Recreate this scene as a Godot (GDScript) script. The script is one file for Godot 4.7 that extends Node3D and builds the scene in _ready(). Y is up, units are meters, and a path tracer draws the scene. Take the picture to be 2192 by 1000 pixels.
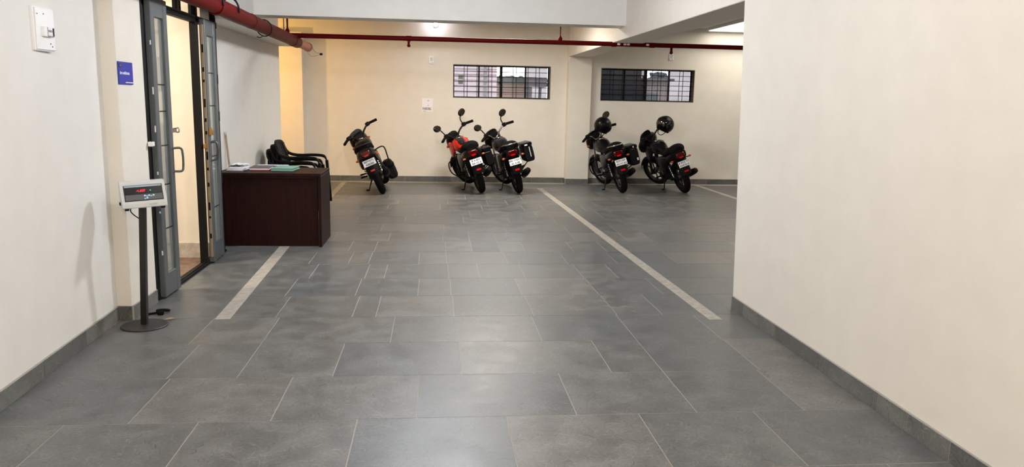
extends Node3D

var M = {}
var used = {}
var rng = RandomNumberGenerator.new()

func _ready():
	rng.seed = 71
	# ---- camera
	var cam = Camera3D.new()
	cam.name = "camera"
	cam.position = Vector3(0, 1.57, 0)
	cam.rotation_degrees = Vector3(-9.789, -5.767, 1.176)
	cam.fov = 33.72
	cam.near = 0.05
	cam.far = 200.0
	add_child(cam)
	cam.current = true
	# ---- sky and exposure
	var env = Environment.new()
	env.background_mode = Environment.BG_SKY
	var sm = ProceduralSkyMaterial.new()
	sm.sky_top_color = Color(0.80, 0.82, 0.88)
	sm.sky_horizon_color = Color(0.93, 0.91, 0.93)
	sm.ground_horizon_color = Color(0.55, 0.52, 0.50)
	sm.ground_bottom_color = Color(0.35, 0.33, 0.32)
	sm.sky_energy_multiplier = 2.2
	var sky = Sky.new()
	sky.sky_material = sm
	env.sky = sky
	env.tonemap_mode = Environment.TONE_MAPPER_LINEAR
	env.tonemap_exposure = 1.0
	env.sdfgi_enabled = true
	env.ssao_enabled = true
	env.ssil_enabled = true
	var we = WorldEnvironment.new()
	we.name = "world_environment"
	we.environment = env
	add_child(we)
	make_materials()
	# ---- large lights of the car park: ceiling panels of the front bay, far bay and right bay
	ceiling_bulb(Vector3(0.1, 2.74, 1.3), Color(1.0, 0.95, 0.88), 8.6, "warm white ceiling bulb over the entrance behind the viewer")
	panel_light(Vector3(0.9, 2.94, -12.1), Vector2(1.2, 0.6), Color(1.0, 0.97, 0.92), 13.0, "square white ceiling panel light hidden behind the cross beam")
	panel_light(Vector3(6.0, 2.94, -13.74), Vector2(1.72, 1.72), Color(1.0, 0.97, 0.92), 3.6, "bright square ceiling panel seen beside the right-hand beam")
	panel_light(Vector3(5.6, 2.94, -8.0), Vector2(1.2, 0.6), Color(1.0, 0.95, 0.88), 9.0, "square white ceiling panel light of the side bay")
	ceiling_bulb(Vector3(0.1, 2.78, -3.6), Color(0.97, 0.98, 1.0), 1.9, "white ceiling bulb nearer the entrance, above the stone floor")
	ceiling_bulb(Vector3(0.0, 2.76, -7.2), Color(0.95, 0.97, 1.0), 4.9, "white ceiling bulb in front of the cross beam near the desk")
	shell()
	floor_tiles()
	skirtings()
	windows()
	outdoors()
	door()
	pipes()
	lamps()
	desk_area()
	weighing_scale()
	wall_items()
	bikes()
	small_bits()

# ------------------------------------------------------------------ naming
func numbered(n):
	if not used.has(n):
		used[n] = 0
		return n
	used[n] += 1
	return "%s_%03d" % [n, used[n]]

func tag(o, label, category, group = ""):
	o.set_meta("label", label)
	o.set_meta("category", category)
	if group != "":
		o.set_meta("group", group)
	return o

func thing(called, label, category, at = Vector3.ZERO, turn = 0.0, group = ""):
	var o = Node3D.new()
	o.name = numbered(called)
	add_child(o)
	o.position = at
	o.rotation.y = turn
	tag(o, label, category, group)
	return o

func obj(called, mesh, m, parent, xf = Transform3D.IDENTITY):
	var o = MeshInstance3D.new()
	o.name = numbered(called) if parent == self else called
	o.mesh = mesh.commit() if mesh is SurfaceTool else mesh
	o.material_override = m
	o.transform = xf
	parent.add_child(o, true)
	return o

func struct(called, mesh, m, xf = Transform3D.IDENTITY):
	var o = obj(called, mesh, m, self, xf)
	o.set_meta("kind", "structure")
	return o

# ------------------------------------------------------------------ shapes
func S():
	var st = SurfaceTool.new()
	st.begin(Mesh.PRIMITIVE_TRIANGLES)
	return st

func done(st):
	st.generate_normals()
	return st

func tri(st, a, b, c):
	st.add_vertex(a)
	st.add_vertex(b)
	st.add_vertex(c)

func quad(st, a, b, c, d):
	tri(st, a, b, c)
	tri(st, a, c, d)

# axis-aligned box between two corners
func bx(st, a, b):
	st.set_smooth_group(-1)
	var lo = Vector3(min(a.x, b.x), min(a.y, b.y), min(a.z, b.z))
	var hi = Vector3(max(a.x, b.x), max(a.y, b.y), max(a.z, b.z))
	var p = []
	for i in 8:
		p.append(Vector3(hi.x if i & 1 else lo.x, hi.y if i & 2 else lo.y, hi.z if i & 4 else lo.z))
	quad(st, p[4], p[6], p[7], p[5])
	quad(st, p[1], p[3], p[2], p[0])
	quad(st, p[0], p[2], p[6], p[4])
	quad(st, p[5], p[7], p[3], p[1])
	quad(st, p[2], p[3], p[7], p[6])
	quad(st, p[0], p[4], p[5], p[1])

func box(a, b):
	var st = S()
	bx(st, a, b)
	return done(st)

# box with chamfered edges, centred at c with size s
func cham(st, c, s, b, xf = Transform3D.IDENTITY):
	st.set_smooth_group(-1)
	var h = s / 2.0
	var f = func(x, y, z, ax):
		var v = Vector3(x * h.x, y * h.y, z * h.z)
		if ax != 0: v.x -= x * b
		if ax != 1: v.y -= y * b
		if ax != 2: v.z -= z * b
		return xf * (c + v)
	for ax in 3:
		for sg in [-1, 1]:
			var q = []
			for k in [[-1, -1], [1, -1], [1, 1], [-1, 1]]:
				var e = [k[0], k[1]]
				var v = [0, 0, 0]
				v[ax] = sg
				v[(ax + 1) % 3] = e[0]
				v[(ax + 2) % 3] = e[1]
				q.append(f.call(v[0], v[1], v[2], ax))
			if sg > 0:
				quad(st, q[3], q[2], q[1], q[0])
			else:
				quad(st, q[0], q[1], q[2], q[3])
	for ax in 3:
		for s1 in [-1, 1]:
			for s2 in [-1, 1]:
				var q = []
				for e in [-1, 1]:
					var v = [0, 0, 0]
					v[ax] = e
					v[(ax + 1) % 3] = s1
					v[(ax + 2) % 3] = s2
					q.append(f.call(v[0], v[1], v[2], (ax + 1) % 3))
					q.append(f.call(v[0], v[1], v[2], (ax + 2) % 3))
				if s1 * s2 > 0:
					quad(st, q[0], q[2], q[3], q[1])
				else:
					quad(st, q[1], q[3], q[2], q[0])
	for x in [-1, 1]:
		for y in [-1, 1]:
			for z in [-1, 1]:
				if x * y * z > 0:
					tri(st, f.call(x, y, z, 2), f.call(x, y, z, 1), f.call(x, y, z, 0))
				else:
					tri(st, f.call(x, y, z, 0), f.call(x, y, z, 1), f.call(x, y, z, 2))

func cbox(c, s, b = 0.004, xf = Transform3D.IDENTITY):
	var st = S()
	cham(st, c, s, b, xf)
	return done(st)

# stitched rings of equal point counts
func loft(st, rings, closed = true, caps = true, smooth = 1):
	st.set_smooth_group(smooth)
	var n = rings[0].size()
	for i in rings.size() - 1:
		for j in (n if closed else n - 1):
			var k = (j + 1) % n
			quad(st, rings[i][j], rings[i + 1][j], rings[i + 1][k], rings[i][k])
	if caps:
		st.set_smooth_group(-1)
		for e in [0, rings.size() - 1]:
			var c = Vector3.ZERO
			for p in rings[e]:
				c += p
			c /= n
			for j in n:
				var k = (j + 1) % n
				if e == 0:
					tri(st, c, rings[e][j], rings[e][k])
				else:
					tri(st, c, rings[e][k], rings[e][j])

func tube(st, pts, r, sides = 8, caps = true, r2 = -1.0):
	var rings = []
	var up = Vector3.UP
	var n = pts.size()
	for i in n:
		var d
		if i == 0: d = pts[1] - pts[0]
		elif i == n - 1: d = pts[n - 1] - pts[n - 2]
		else: d = (pts[i] - pts[i - 1]).normalized() + (pts[i + 1] - pts[i]).normalized()
		d = d.normalized()
		if i == 0:
			up = Vector3.UP if abs(d.y) < 0.9 else Vector3.RIGHT
		var side = d.cross(up).normalized()
		up = side.cross(d).normalized()
		var ring = []
		var rr = r if r2 < 0 else lerp(r, r2, float(i) / (n - 1))
		for k in sides:
			var a = TAU * k / sides
			ring.append(pts[i] + side * cos(a) * rr + up * sin(a) * rr)
		rings.append(ring)
	loft(st, rings, true, caps)

func bend(pts, n = 6):
	# smooth the corners of a path with a Catmull-Rom spline
	var out = []
	for i in pts.size() - 1:
		var p0 = pts[max(i - 1, 0)]
		var p1 = pts[i]
		var p2 = pts[i + 1]
		var p3 = pts[min(i + 2, pts.size() - 1)]
		for k in n:
			var t = float(k) / n
			out.append(0.5 * ((2.0 * p1) + (p2 - p0) * t + (2.0 * p0 - 5.0 * p1 + 4.0 * p2 - p3) * t * t + (3.0 * p1 - p0 - 3.0 * p2 + p3) * t * t * t))
	out.append(pts[pts.size() - 1])
	return out

func tubes(pts, r, sides = 8):
	var st = S()
	tube(st, pts, r, sides)
	return done(st)

# profile of Vector2(radius, along) turned round the axis of xf's y
func lathe(st, prof, xf = Transform3D.IDENTITY, seg = 20, close = false, smooth = 1):
	st.set_smooth_group(smooth)
	var rings = []
	for p in prof:
		var ring = []
		for k in seg:
			var a = TAU * k / seg
			ring.append(xf * Vector3(p.x * cos(a), p.y, p.x * sin(a)))
		rings.append(ring)
	if close:
		rings.append(rings[0])
	loft(st, rings, true, not close, smooth)

func lathed(prof, xf = Transform3D.IDENTITY, seg = 20, smooth = 1):
	var st = S()
	lathe(st, prof, xf, seg, false, smooth)
	return done(st)

# superellipse ring in the x-y plane at z
func ring(c, w, h, n = 16, pw = 2.6):
	var out = []
	for k in n:
		var a = TAU * k / n
		var x = cos(a)
		var y = sin(a)
		out.append(c + Vector3(sign(x) * pow(abs(x), 2.0 / pw) * w, sign(y) * pow(abs(y), 2.0 / pw) * h, 0))
	return out

# rings listed as [z, halfwidth, ybottom, ytop] (+ x offset)
func hull(list, n = 16, pw = 2.6):
	var st = S()
	var rings = []
	for l in list:
		var xo = l[4] if l.size() > 4 else 0.0
		rings.append(ring(Vector3(xo, (l[2] + l[3]) / 2.0, l[0]), l[1], (l[3] - l[2]) / 2.0, n, pw))
	loft(st, rings)
	return done(st)

# polygon (x,y) extruded along z from 0 to d, in xf
func prism(poly, d, xf = Transform3D.IDENTITY):
	var st = S()
	st.set_smooth_group(-1)
	var n = poly.size()
	var idx = Geometry2D.triangulate_polygon(PackedVector2Array(poly))
	for i in range(0, idx.size(), 3):
		var a = poly[idx[i]]
		var b = poly[idx[i + 1]]
		var c = poly[idx[i + 2]]
		tri(st, xf * Vector3(a.x, a.y, 0), xf * Vector3(b.x, b.y, 0), xf * Vector3(c.x, c.y, 0))
		tri(st, xf * Vector3(c.x, c.y, d), xf * Vector3(b.x, b.y, d), xf * Vector3(a.x, a.y, d))
	for i in n:
		var a = poly[i]
		var b = poly[(i + 1) % n]
		quad(st, xf * Vector3(a.x, a.y, 0), xf * Vector3(a.x, a.y, d), xf * Vector3(b.x, b.y, d), xf * Vector3(b.x, b.y, 0))
	return done(st)

func ball(st, c, r, xf = Transform3D.IDENTITY, seg = 18, rows = 10, from = 0.0, to = PI):
	var prof = []
	for i in rows + 1:
		var a = lerp(from, to, float(i) / rows)
		prof.append(Vector2(max(sin(a), 0.001), cos(a)))
	var t = xf * Transform3D(Basis.from_scale(r), c)
	lathe(st, prof, t, seg)

func balls(c, r, seg = 16, rows = 10):
	var st = S()
	ball(st, c, r, Transform3D.IDENTITY, seg, rows)
	return done(st)

func at(p, b = Basis.IDENTITY):
	return Transform3D(b, p)

func along(a, b):
	# transform whose y runs from a to b, origin at a
	var y = (b - a).normalized()
	var x = y.cross(Vector3.FORWARD if abs(y.z) < 0.9 else Vector3.UP).normalized()
	return Transform3D(Basis(x, y, x.cross(y)), a)

func letters(text, size, depth = 0.001, font_name = "Droid Sans", bold = true):
	var t = TextMesh.new()
	var f = SystemFont.new()
	f.font_names = PackedStringArray([font_name])
	if bold:
		f.font_weight = 700
	t.font = f
	t.text = text
	t.font_size = 32
	t.pixel_size = size / 32.0
	t.depth = depth
	t.curve_step = 2.0
	return t

# ------------------------------------------------------------------ materials
func mat(c, rough = 0.7, metal = 0.0, spec = 0.5):
	var m = StandardMaterial3D.new()
	m.albedo_color = c
	m.roughness = rough
	m.metallic = metal
	m.metallic_specular = spec
	return m

func noise_tex(size, freq, lo, hi, seed_, oct = 4, warp = 0.0, stretch = 1.0):
	var n = FastNoiseLite.new()
	n.seed = seed_
	n.noise_type = FastNoiseLite.TYPE_SIMPLEX_SMOOTH
	n.frequency = freq
	n.fractal_octaves = oct
	if warp > 0:
		n.domain_warp_enabled = true
		n.domain_warp_amplitude = warp
		n.domain_warp_frequency = freq * 0.7
	var g = n.get_seamless_image(size, size)
	var img = Image.create(size, size, true, Image.FORMAT_RGB8)
	for y in size:
		for x in size:
			var v = g.get_pixel(x, y).r
			img.set_pixel(x, y, lo.lerp(hi, v))
	img.generate_mipmaps()
	return ImageTexture.create_from_image(img)

func slate_images():
	# cleft grey stone: cloudy tone, fine grain and many short curved cleavage strokes
	var size = 1024
	var a = FastNoiseLite.new()
	a.seed = 5
	a.frequency = 0.007
	a.fractal_octaves = 5
	a.domain_warp_enabled = true
	a.domain_warp_amplitude = 50.0
	a.domain_warp_frequency = 0.008
	var c = FastNoiseLite.new()
	c.seed = 33
	c.frequency = 0.09
	c.fractal_octaves = 3
	var ia = a.get_seamless_image(size, size)
	var ic = c.get_seamless_image(size, size)
	var lum = PackedFloat32Array()
	lum.resize(size * size)
	var tan_ = PackedFloat32Array()
	tan_.resize(size * size)
	for y in size:
		for x in size:
			lum[y * size + x] = 0.78 + (ia.get_pixel(x, y).r - 0.5) * 0.20 + (ic.get_pixel(x, y).r - 0.5) * 0.16
	var rr = RandomNumberGenerator.new()
	rr.seed = 2024
	for k in 2400:
		var p = Vector2(rr.randf() * size, rr.randf() * size)
		var dirn = rr.randfn() * 0.7
		var turn = rr.randfn() * 0.05
		var n = rr.randi_range(14, 60)
		var w = 2 if rr.randf() < 0.7 else 3
		var pale = rr.randf() < 0.62
		var amp = rr.randf_range(0.05, 0.20) * (1.0 if pale else -0.9)
		if rr.randf() < 0.06:
			amp *= 2.0
		for i in n:
			var fade = sin(PI * (i + 0.5) / n)
			for q in w:
				var ix = posmod(int(p.x), size)
				var iy = posmod(int(p.y) + q, size)
				lum[iy * size + ix] += amp * fade
				if pale:
					tan_[iy * size + ix] += abs(amp) * fade * 1.2
			p += Vector2(cos(dirn), sin(dirn))
			dirn += turn + rr.randfn() * 0.09
	var img = Image.create(size, size, true, Image.FORMAT_RGB8)
	var hgt = Image.create(size, size, false, Image.FORMAT_RGB8)
	var rgh = Image.create(size, size, true, Image.FORMAT_RGB8)
	for y in size:
		for x in size:
			var t = clamp(lum[y * size + x], 0.0, 1.0)
			var w = tan_[y * size + x]
			img.set_pixel(x, y, Color(min(t * (1.0 + w * 0.12), 1.0), t, t * (0.995 - w * 0.20)))
			var hh = clamp(0.5 + (t - 0.78) * 0.8, 0, 1)
			hgt.set_pixel(x, y, Color(hh, hh, hh))
			var rv = clamp(0.84 + (ia.get_pixel(x, y).r - 0.5) * 0.25 + w * 0.5, 0, 1)
			rgh.set_pixel(x, y, Color(rv, rv, rv))
	img.generate_mipmaps()
	rgh.generate_mipmaps()
	var nrm = hgt.duplicate()
	nrm.bump_map_to_normal_map(2.0)
	nrm.generate_mipmaps()
	return [ImageTexture.create_from_image(img), ImageTexture.create_from_image(nrm), ImageTexture.create_from_image(rgh)]

func make_materials():
	var tex = noise_tex(512, 0.012, Color(0.975, 0.975, 0.973), Color(1, 1, 1), 3, 4, 20.0)
	var paint = mat(Color(0.905, 0.882, 0.845), 0.62, 0.0, 0.35)
	paint.albedo_texture = tex
	paint.uv1_triplanar = true
	paint.uv1_world_triplanar = true
	paint.uv1_scale = Vector3.ONE * 0.5
	M.paint = paint
	var white_paint = paint.duplicate()
	white_paint.albedo_color = Color(0.90, 0.892, 0.878)
	M.white_paint = white_paint
	var ceil_paint = paint.duplicate()
	ceil_paint.albedo_color = Color(0.90, 0.89, 0.87)
	M.ceil = ceil_paint
	var warm = paint.duplicate()
	warm.albedo_color = Color(0.92, 0.895, 0.85)
	M.inner = warm
	# stone
	var sl = slate_images()
	var tints = [Color(0.445, 0.456, 0.464), Color(0.480, 0.482, 0.482), Color(0.430, 0.446, 0.462), Color(0.512, 0.505, 0.498), Color(0.462, 0.470, 0.474), Color(0.385, 0.398, 0.415)]
	M.slate = []
	for i in tints.size():
		var s = mat(tints[i].lightened(0.015), 0.48, 0.0, 0.5)
		s.albedo_texture = sl[0]
		s.normal_enabled = true
		s.normal_texture = sl[1]
		s.normal_scale = 0.25
		s.roughness_texture = sl[2]
		s.roughness_texture_channel = BaseMaterial3D.TEXTURE_CHANNEL_RED
		s.uv1_triplanar = true
		s.uv1_world_triplanar = true
		s.uv1_scale = Vector3.ONE * 0.55
		s.uv1_offset = Vector3(0.17 * i, 0.31 * i, 0.23 * i)
		M.slate.append(s)
	M.skirt = []
	for c in [Color(0.49, 0.495, 0.485), Color(0.52, 0.52, 0.505), Color(0.465, 0.47, 0.465)]:
		var s = M.slate[0].duplicate()
		s.albedo_color = c
		M.skirt.append(s)
	M.grout = mat(Color(0.62, 0.60, 0.57), 0.9)
	var mar = mat(Color(0.80, 0.775, 0.735), 0.5)
	mar.albedo_texture = noise_tex(512, 0.02, Color(0.80, 0.80, 0.80), Color(1, 1, 1), 9, 5, 40.0)
	mar.uv1_triplanar = true
	mar.uv1_world_triplanar = true
	mar.uv1_scale = Vector3.ONE * 1.3
	M.marble = mar
	M.strip = mar.duplicate()
	M.strip.albedo_color = Color(0.70, 0.675, 0.64)
	var dirt = mat(Color(0.52, 0.43, 0.36), 0.85)
	dirt.albedo_texture = noise_tex(256, 0.03, Color(0.75, 0.72, 0.70), Color(1, 1, 1), 12, 5, 20.0)
	dirt.uv1_triplanar = true
	dirt.uv1_world_triplanar = true
	M.brown_floor = dirt
	# metals, plastics
	M.black_gloss = mat(Color(0.045, 0.045, 0.05), 0.3, 0.0, 0.3)
	M.black_plastic = mat(Color(0.055, 0.055, 0.06), 0.6, 0.0, 0.25)
	M.rubber = mat(Color(0.07, 0.07, 0.07), 0.9, 0.0, 0.2)
	M.seat = mat(Color(0.05, 0.05, 0.052), 0.75, 0.0, 0.2)
	M.dark_metal = mat(Color(0.11, 0.11, 0.115), 0.5, 0.5)
	M.chrome = mat(Color(0.72, 0.72, 0.73), 0.18, 1.0)
	M.alloy = mat(Color(0.35, 0.35, 0.36), 0.4, 0.9)
	M.orange = mat(Color(0.74, 0.10, 0.03), 0.3, 0.0, 0.3)
	M.red_lens = mat(Color(0.80, 0.02, 0.03), 0.15)
	M.dark_red_lens = mat(Color(0.28, 0.01, 0.015), 0.12)
	M.amber = mat(Color(0.68, 0.29, 0.05), 0.2)
	M.plate = mat(Color(0.90, 0.90, 0.92), 0.4)
	M.ink = mat(Color(0.03, 0.03, 0.035), 0.6)
	M.mirror = mat(Color(0.35, 0.33, 0.30), 0.15, 0.9)
	M.clear_lens = mat(Color(0.75, 0.78, 0.80), 0.1)
	M.visor = mat(Color(0.02, 0.02, 0.025), 0.06, 0.0, 0.7)
	M.red_paint = mat(Color(0.33, 0.016, 0.018), 0.5, 0.0, 0.2)
	M.primer = mat(Color(0.66, 0.42, 0.36), 0.6)
	M.black_iron = mat(Color(0.06, 0.056, 0.055), 0.6, 0.0, 0.3)
	M.grey_steel = mat(Color(0.33, 0.35, 0.36), 0.45, 0.1)
	M.brass = mat(Color(0.66, 0.50, 0.28), 0.38, 0.75)
	M.rust = mat(Color(0.60, 0.52, 0.42), 0.7)
	M.white_plastic = mat(Color(0.93, 0.93, 0.94), 0.4)
	M.grey_plastic = mat(Color(0.80, 0.81, 0.81), 0.45)
	M.blue = mat(Color(0.03, 0.13, 0.62), 0.35)
	M.paper = mat(Color(0.95, 0.94, 0.96), 0.85)
	M.wood = wood_mat()
	M.fold_green = mat(Color(0.50, 0.68, 0.62), 0.6)
	M.fold_pink = mat(Color(0.62, 0.25, 0.26), 0.6)
	M.fold_grey = mat(Color(0.36, 0.34, 0.36), 0.6)
	M.chair = mat(Color(0.03, 0.03, 0.032), 0.55, 0.0, 0.25)
	M.post = mat(Color(0.07, 0.035, 0.03), 0.4)
	M.base = mat(Color(0.15, 0.13, 0.12), 0.55)
	var g = mat(Color(0.72, 0.80, 0.80, 0.16), 0.03)
	g.transparency = BaseMaterial3D.TRANSPARENCY_ALPHA
	M.glass = g
	var dgl = mat(Color(0.56, 0.60, 0.60, 0.42), 0.06)
	dgl.transparency = BaseMaterial3D.TRANSPARENCY_ALPHA
	M.door_glass = dgl
	var fg = mat(Color(0.62, 0.63, 0.68, 0.66), 0.2)
	fg.transparency = BaseMaterial3D.TRANSPARENCY_ALPHA
	M.frosted = fg
	var dg = mat(Color(0.20, 0.21, 0.23, 0.72), 0.2)
	dg.transparency = BaseMaterial3D.TRANSPARENCY_ALPHA
	M.tinted = dg

func wood_mat():
	var size = 512
	var n = FastNoiseLite.new()
	n.seed = 8
	n.frequency = 0.02
	n.fractal_octaves = 4
	var img = Image.create(size, size, true, Image.FORMAT_RGB8)
	for y in size:
		for x in size:
			var v = n.get_noise_2d(x * 2.2, y * 0.09) * 0.5 + 0.5
			var w = n.get_noise_2d(x * 9.0 + 500, y * 0.4) * 0.5 + 0.5
			var t = clamp(0.55 + (v - 0.5) * 0.9 + (w - 0.5) * 0.35, 0, 1)
			img.set_pixel(x, y, Color(0.55, 0.5, 0.5).lerp(Color(1, 1, 1), t))
	img.generate_mipmaps()
	var m = mat(Color(0.165, 0.058, 0.046), 0.5, 0.0, 0.25)
	m.albedo_texture = ImageTexture.create_from_image(img)
	m.uv1_triplanar = true
	m.uv1_world_triplanar = true
	m.uv1_scale = Vector3.ONE * 1.4
	return m

func glow(c, e):
	var m = mat(c, 0.4)
	m.emission_enabled = true
	m.emission = c
	m.emission_energy_multiplier = e
	return m

# ------------------------------------------------------------------ lights
func panel_light(p, size, c, e, label):
	var t = thing("ceiling_light", label, "light", p)
	var st = S()
	cham(st, Vector3(0, 0.035, 0), Vector3(size.x + 0.05, 0.05, size.y + 0.05), 0.006)
	obj("housing", done(st), mat(Color(0.9, 0.9, 0.9), 0.5), t)
	obj("diffuser", cbox(Vector3(0, 0.004, 0), Vector3(size.x, 0.012, size.y), 0.002), glow(c, 1.3), t)
	var l = AreaLight3D.new()
	l.name = "lamp"
	l.area_size = size
	l.light_color = c
	l.light_energy = e
	l.area_range = 25.0
	l.area_attenuation = 2.0
	l.shadow_enabled = true
	l.position = Vector3(0, -0.01, 0)
	l.rotation_degrees = Vector3(-90, 0, 0)
	t.add_child(l)
	return t

func ceiling_bulb(p, c, e, label):
	var t = thing("ceiling_bulb", label, "bulb", p, 0, "bulbs on the ceiling")
	obj("holder", lathed([Vector2(0.05, 0.28), Vector2(0.05, 0.25), Vector2(0.03, 0.23), Vector2(0.03, 0.07), Vector2(0.022, 0.05)]), M.white_plastic, t)
	obj("globe", balls(Vector3.ZERO, Vector3(0.06, 0.065, 0.06)), glow(c, 6.0), t)
	omni(t, Vector3.ZERO, c, e, 0.12)

func omni(parent, p, c, e, r = 0.05):
	var l = OmniLight3D.new()
	l.name = "lamp"
	l.light_color = c
	l.light_energy = e
	l.light_size = r
	l.omni_range = 25.0
	l.omni_attenuation = 2.0
	l.shadow_enabled = true
	l.position = p
	parent.add_child(l)

func lamps():
	# small bulb high on the far wall beam
	var t = thing("wall_bulb", "small white glowing bulb high on the far wall beam", "bulb", Vector3(-0.003, 2.91, -14.69))
	obj("holder", lathed([Vector2(0.045, 0), Vector2(0.045, 0.02), Vector2(0.022, 0.03), Vector2(0.022, 0.07)], Transform3D(Basis(Vector3.RIGHT, PI / 2), Vector3.ZERO)), M.white_plastic, t)
	obj("globe", balls(Vector3(0, 0, 0.11), Vector3(0.042, 0.042, 0.05)), glow(Color(0.94, 0.93, 1.0), 14.0), t)
	omni(t, Vector3(0, 0, 0.11), Color(0.93, 0.94, 1.0), 0.10)
	# warm lamp in the recess behind the end of the left wall
	t = thing("wall_lamp", "warm yellow lamp in the recess behind the left wall", "lamp", Vector3(-3.75, 2.02, -13.45))
	obj("holder", lathed([Vector2(0.05, 0.98), Vector2(0.05, 0.95), Vector2(0.006, 0.94), Vector2(0.006, 0.08), Vector2(0.022, 0.07), Vector2(0.022, 0.03)]), M.white_plastic, t)
	obj("globe", balls(Vector3.ZERO, Vector3(0.045, 0.05, 0.045)), glow(Color(1.0, 0.76, 0.40), 8.0), t)
	omni(t, Vector3.ZERO, Color(1.0, 0.79, 0.44), 2.2)
	# lamp of the room behind the glass door
	panel_light(Vector3(-3.3, 2.84, -6.3), Vector2(0.6, 0.6), Color(1.0, 0.93, 0.83), 8.0, "warm white ceiling panel light inside the room behind the door")

# ------------------------------------------------------------------ building
func shell():
	var W = -14.9      # face of the far wall
	# floor slab under the stone
	struct("floor", box(Vector3(-5.2, -0.25, 4.2), Vector3(9.0, -0.0010, -15.2)), M.grout)
	struct("ceiling", box(Vector3(-5.2, 3.0, 4.2), Vector3(9.0, 3.2, -15.2)), M.ceil)
	# far wall with two window openings
	var st = S()
	var zb = W - 0.23
	bx(st, Vector3(-5.2, -0.01, W), Vector3(9.0, 1.60, zb))
	bx(st, Vector3(-5.2, 1.60, W), Vector3(0.325, 2.225, zb))
	bx(st, Vector3(2.185, 1.60, W), Vector3(3.165, 2.225, zb))
	bx(st, Vector3(5.02, 1.60, W), Vector3(9.0, 2.225, zb))
	bx(st, Vector3(-5.2, 2.225, W), Vector3(9.0, 3.0, zb))
	struct("wall_back", done(st), M.paint)
	# beam over the far wall
	struct("trim_1", box(Vector3(-5.0, 2.70, W), Vector3(8.8, 3.0, W + 0.17)), M.paint)
	# pillars of the far wall
	struct("trim_2", cbox(Vector3(2.72, 1.205, W + 0.10), Vector3(0.44, 2.43, 0.22), 0.004), M.paint)
	struct("trim_3", cbox(Vector3(-2.66, 1.35, W + 0.16), Vector3(0.50, 2.72, 0.34), 0.004), M.paint)
	# right-hand long beam and the cross beam
	struct("trim_4", cbox(Vector3(2.72, 2.71, -9.9), Vector3(0.44, 0.60, 10.0), 0.006), M.paint)
	struct("trim_5", box(Vector3(-2.5, 2.575, -10.33), Vector3(2.5, 3.0, -10.72)), M.white_paint)
	# right wall ending in the bay (its end runs slightly out of plumb)
	var p = [Vector2(-4.2, 0), Vector2(5.655, 0), Vector2(5.84, 2.4), Vector2(5.9, 3.0), Vector2(-4.2, 3.0)]
	struct("wall_right", prism(p, 0.22, Transform3D(Basis(Vector3(0, 0, -1), Vector3(0, 1, 0), Vector3(1, 0, 0)), Vector3(2.32, 0, 0))), M.paint)
	struct("wall_side_bay", box(Vector3(8.8, 0, 4.2), Vector3(9.0, 3.0, -15.0)), M.paint)
	struct("wall_entrance", box(Vector3(-5.2, 0, 4.0), Vector3(9.0, 3.0, 4.2)), M.paint)
	# left wall near the camera (slightly skewed) up to the door pier
	var a = Vector3(-2.207, 0, -5.46)
	var b = Vector3(-1.86, 0, 4.1)
	st = S()
	st.set_smooth_group(-1)
	var o = Vector3(-0.3, 0, 0)
	var u = Vector3(0, 3, 0)
	loft(st, [[a, b, b + o, a + o], [a + u, b + u, b + o + u, a + o + u]], true, true, -1)
	struct("wall_left", done(st), M.white_paint)
	# door pier with the blue sign
	struct("trim_6", cbox(Vector3(-2.30, 1.5, -5.70), Vector3(0.38, 3.0, 0.48), 0.004), M.paint)
	# wall over the door and the wall beyond it
	struct("trim_7", box(Vector3(-2.36, 2.44, -5.94), Vector3(-2.115, 3.0, -7.95)), M.white_paint)
	struct("wall_left_far", box(Vector3(-2.54, 0, -7.93), Vector3(-2.34, 3.0, -12.12)), M.white_paint)
	# shallow ledge under the pipe
	struct("trim_8", box(Vector3(-2.34, 2.30, -7.93), Vector3(-2.06, 2.43, -12.12)), M.paint)
	struct("trim_9", box(Vector3(-2.34, 2.43, -7.93), Vector3(-2.29, 3.0, -10.33)), M.white_paint)
	# room behind the door
	struct("wall_room_far", box(Vector3(-5.0, 0, -7.62), Vector3(-2.175, 3.0, -7.93)), M.inner)
	struct("wall_room_near", box(Vector3(-5.0, 0, -4.9), Vector3(-2.49, 3.0, -5.1)), M.inner)
	struct("wall_room_left", box(Vector3(-5.2, 0, -4.9), Vector3(-5.0, 3.0, -15.0)), M.inner)
	struct("floor_room", box(Vector3(-5.0, -0.004, -5.1), Vector3(-2.18, 0.004, -7.62)), M.brown_floor)
	# recess behind the end of the left wall
	struct("wall_recess", box(Vector3(-5.0, 0, -11.9), Vector3(-2.54, 3.0, -12.12)), M.paint)

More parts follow.
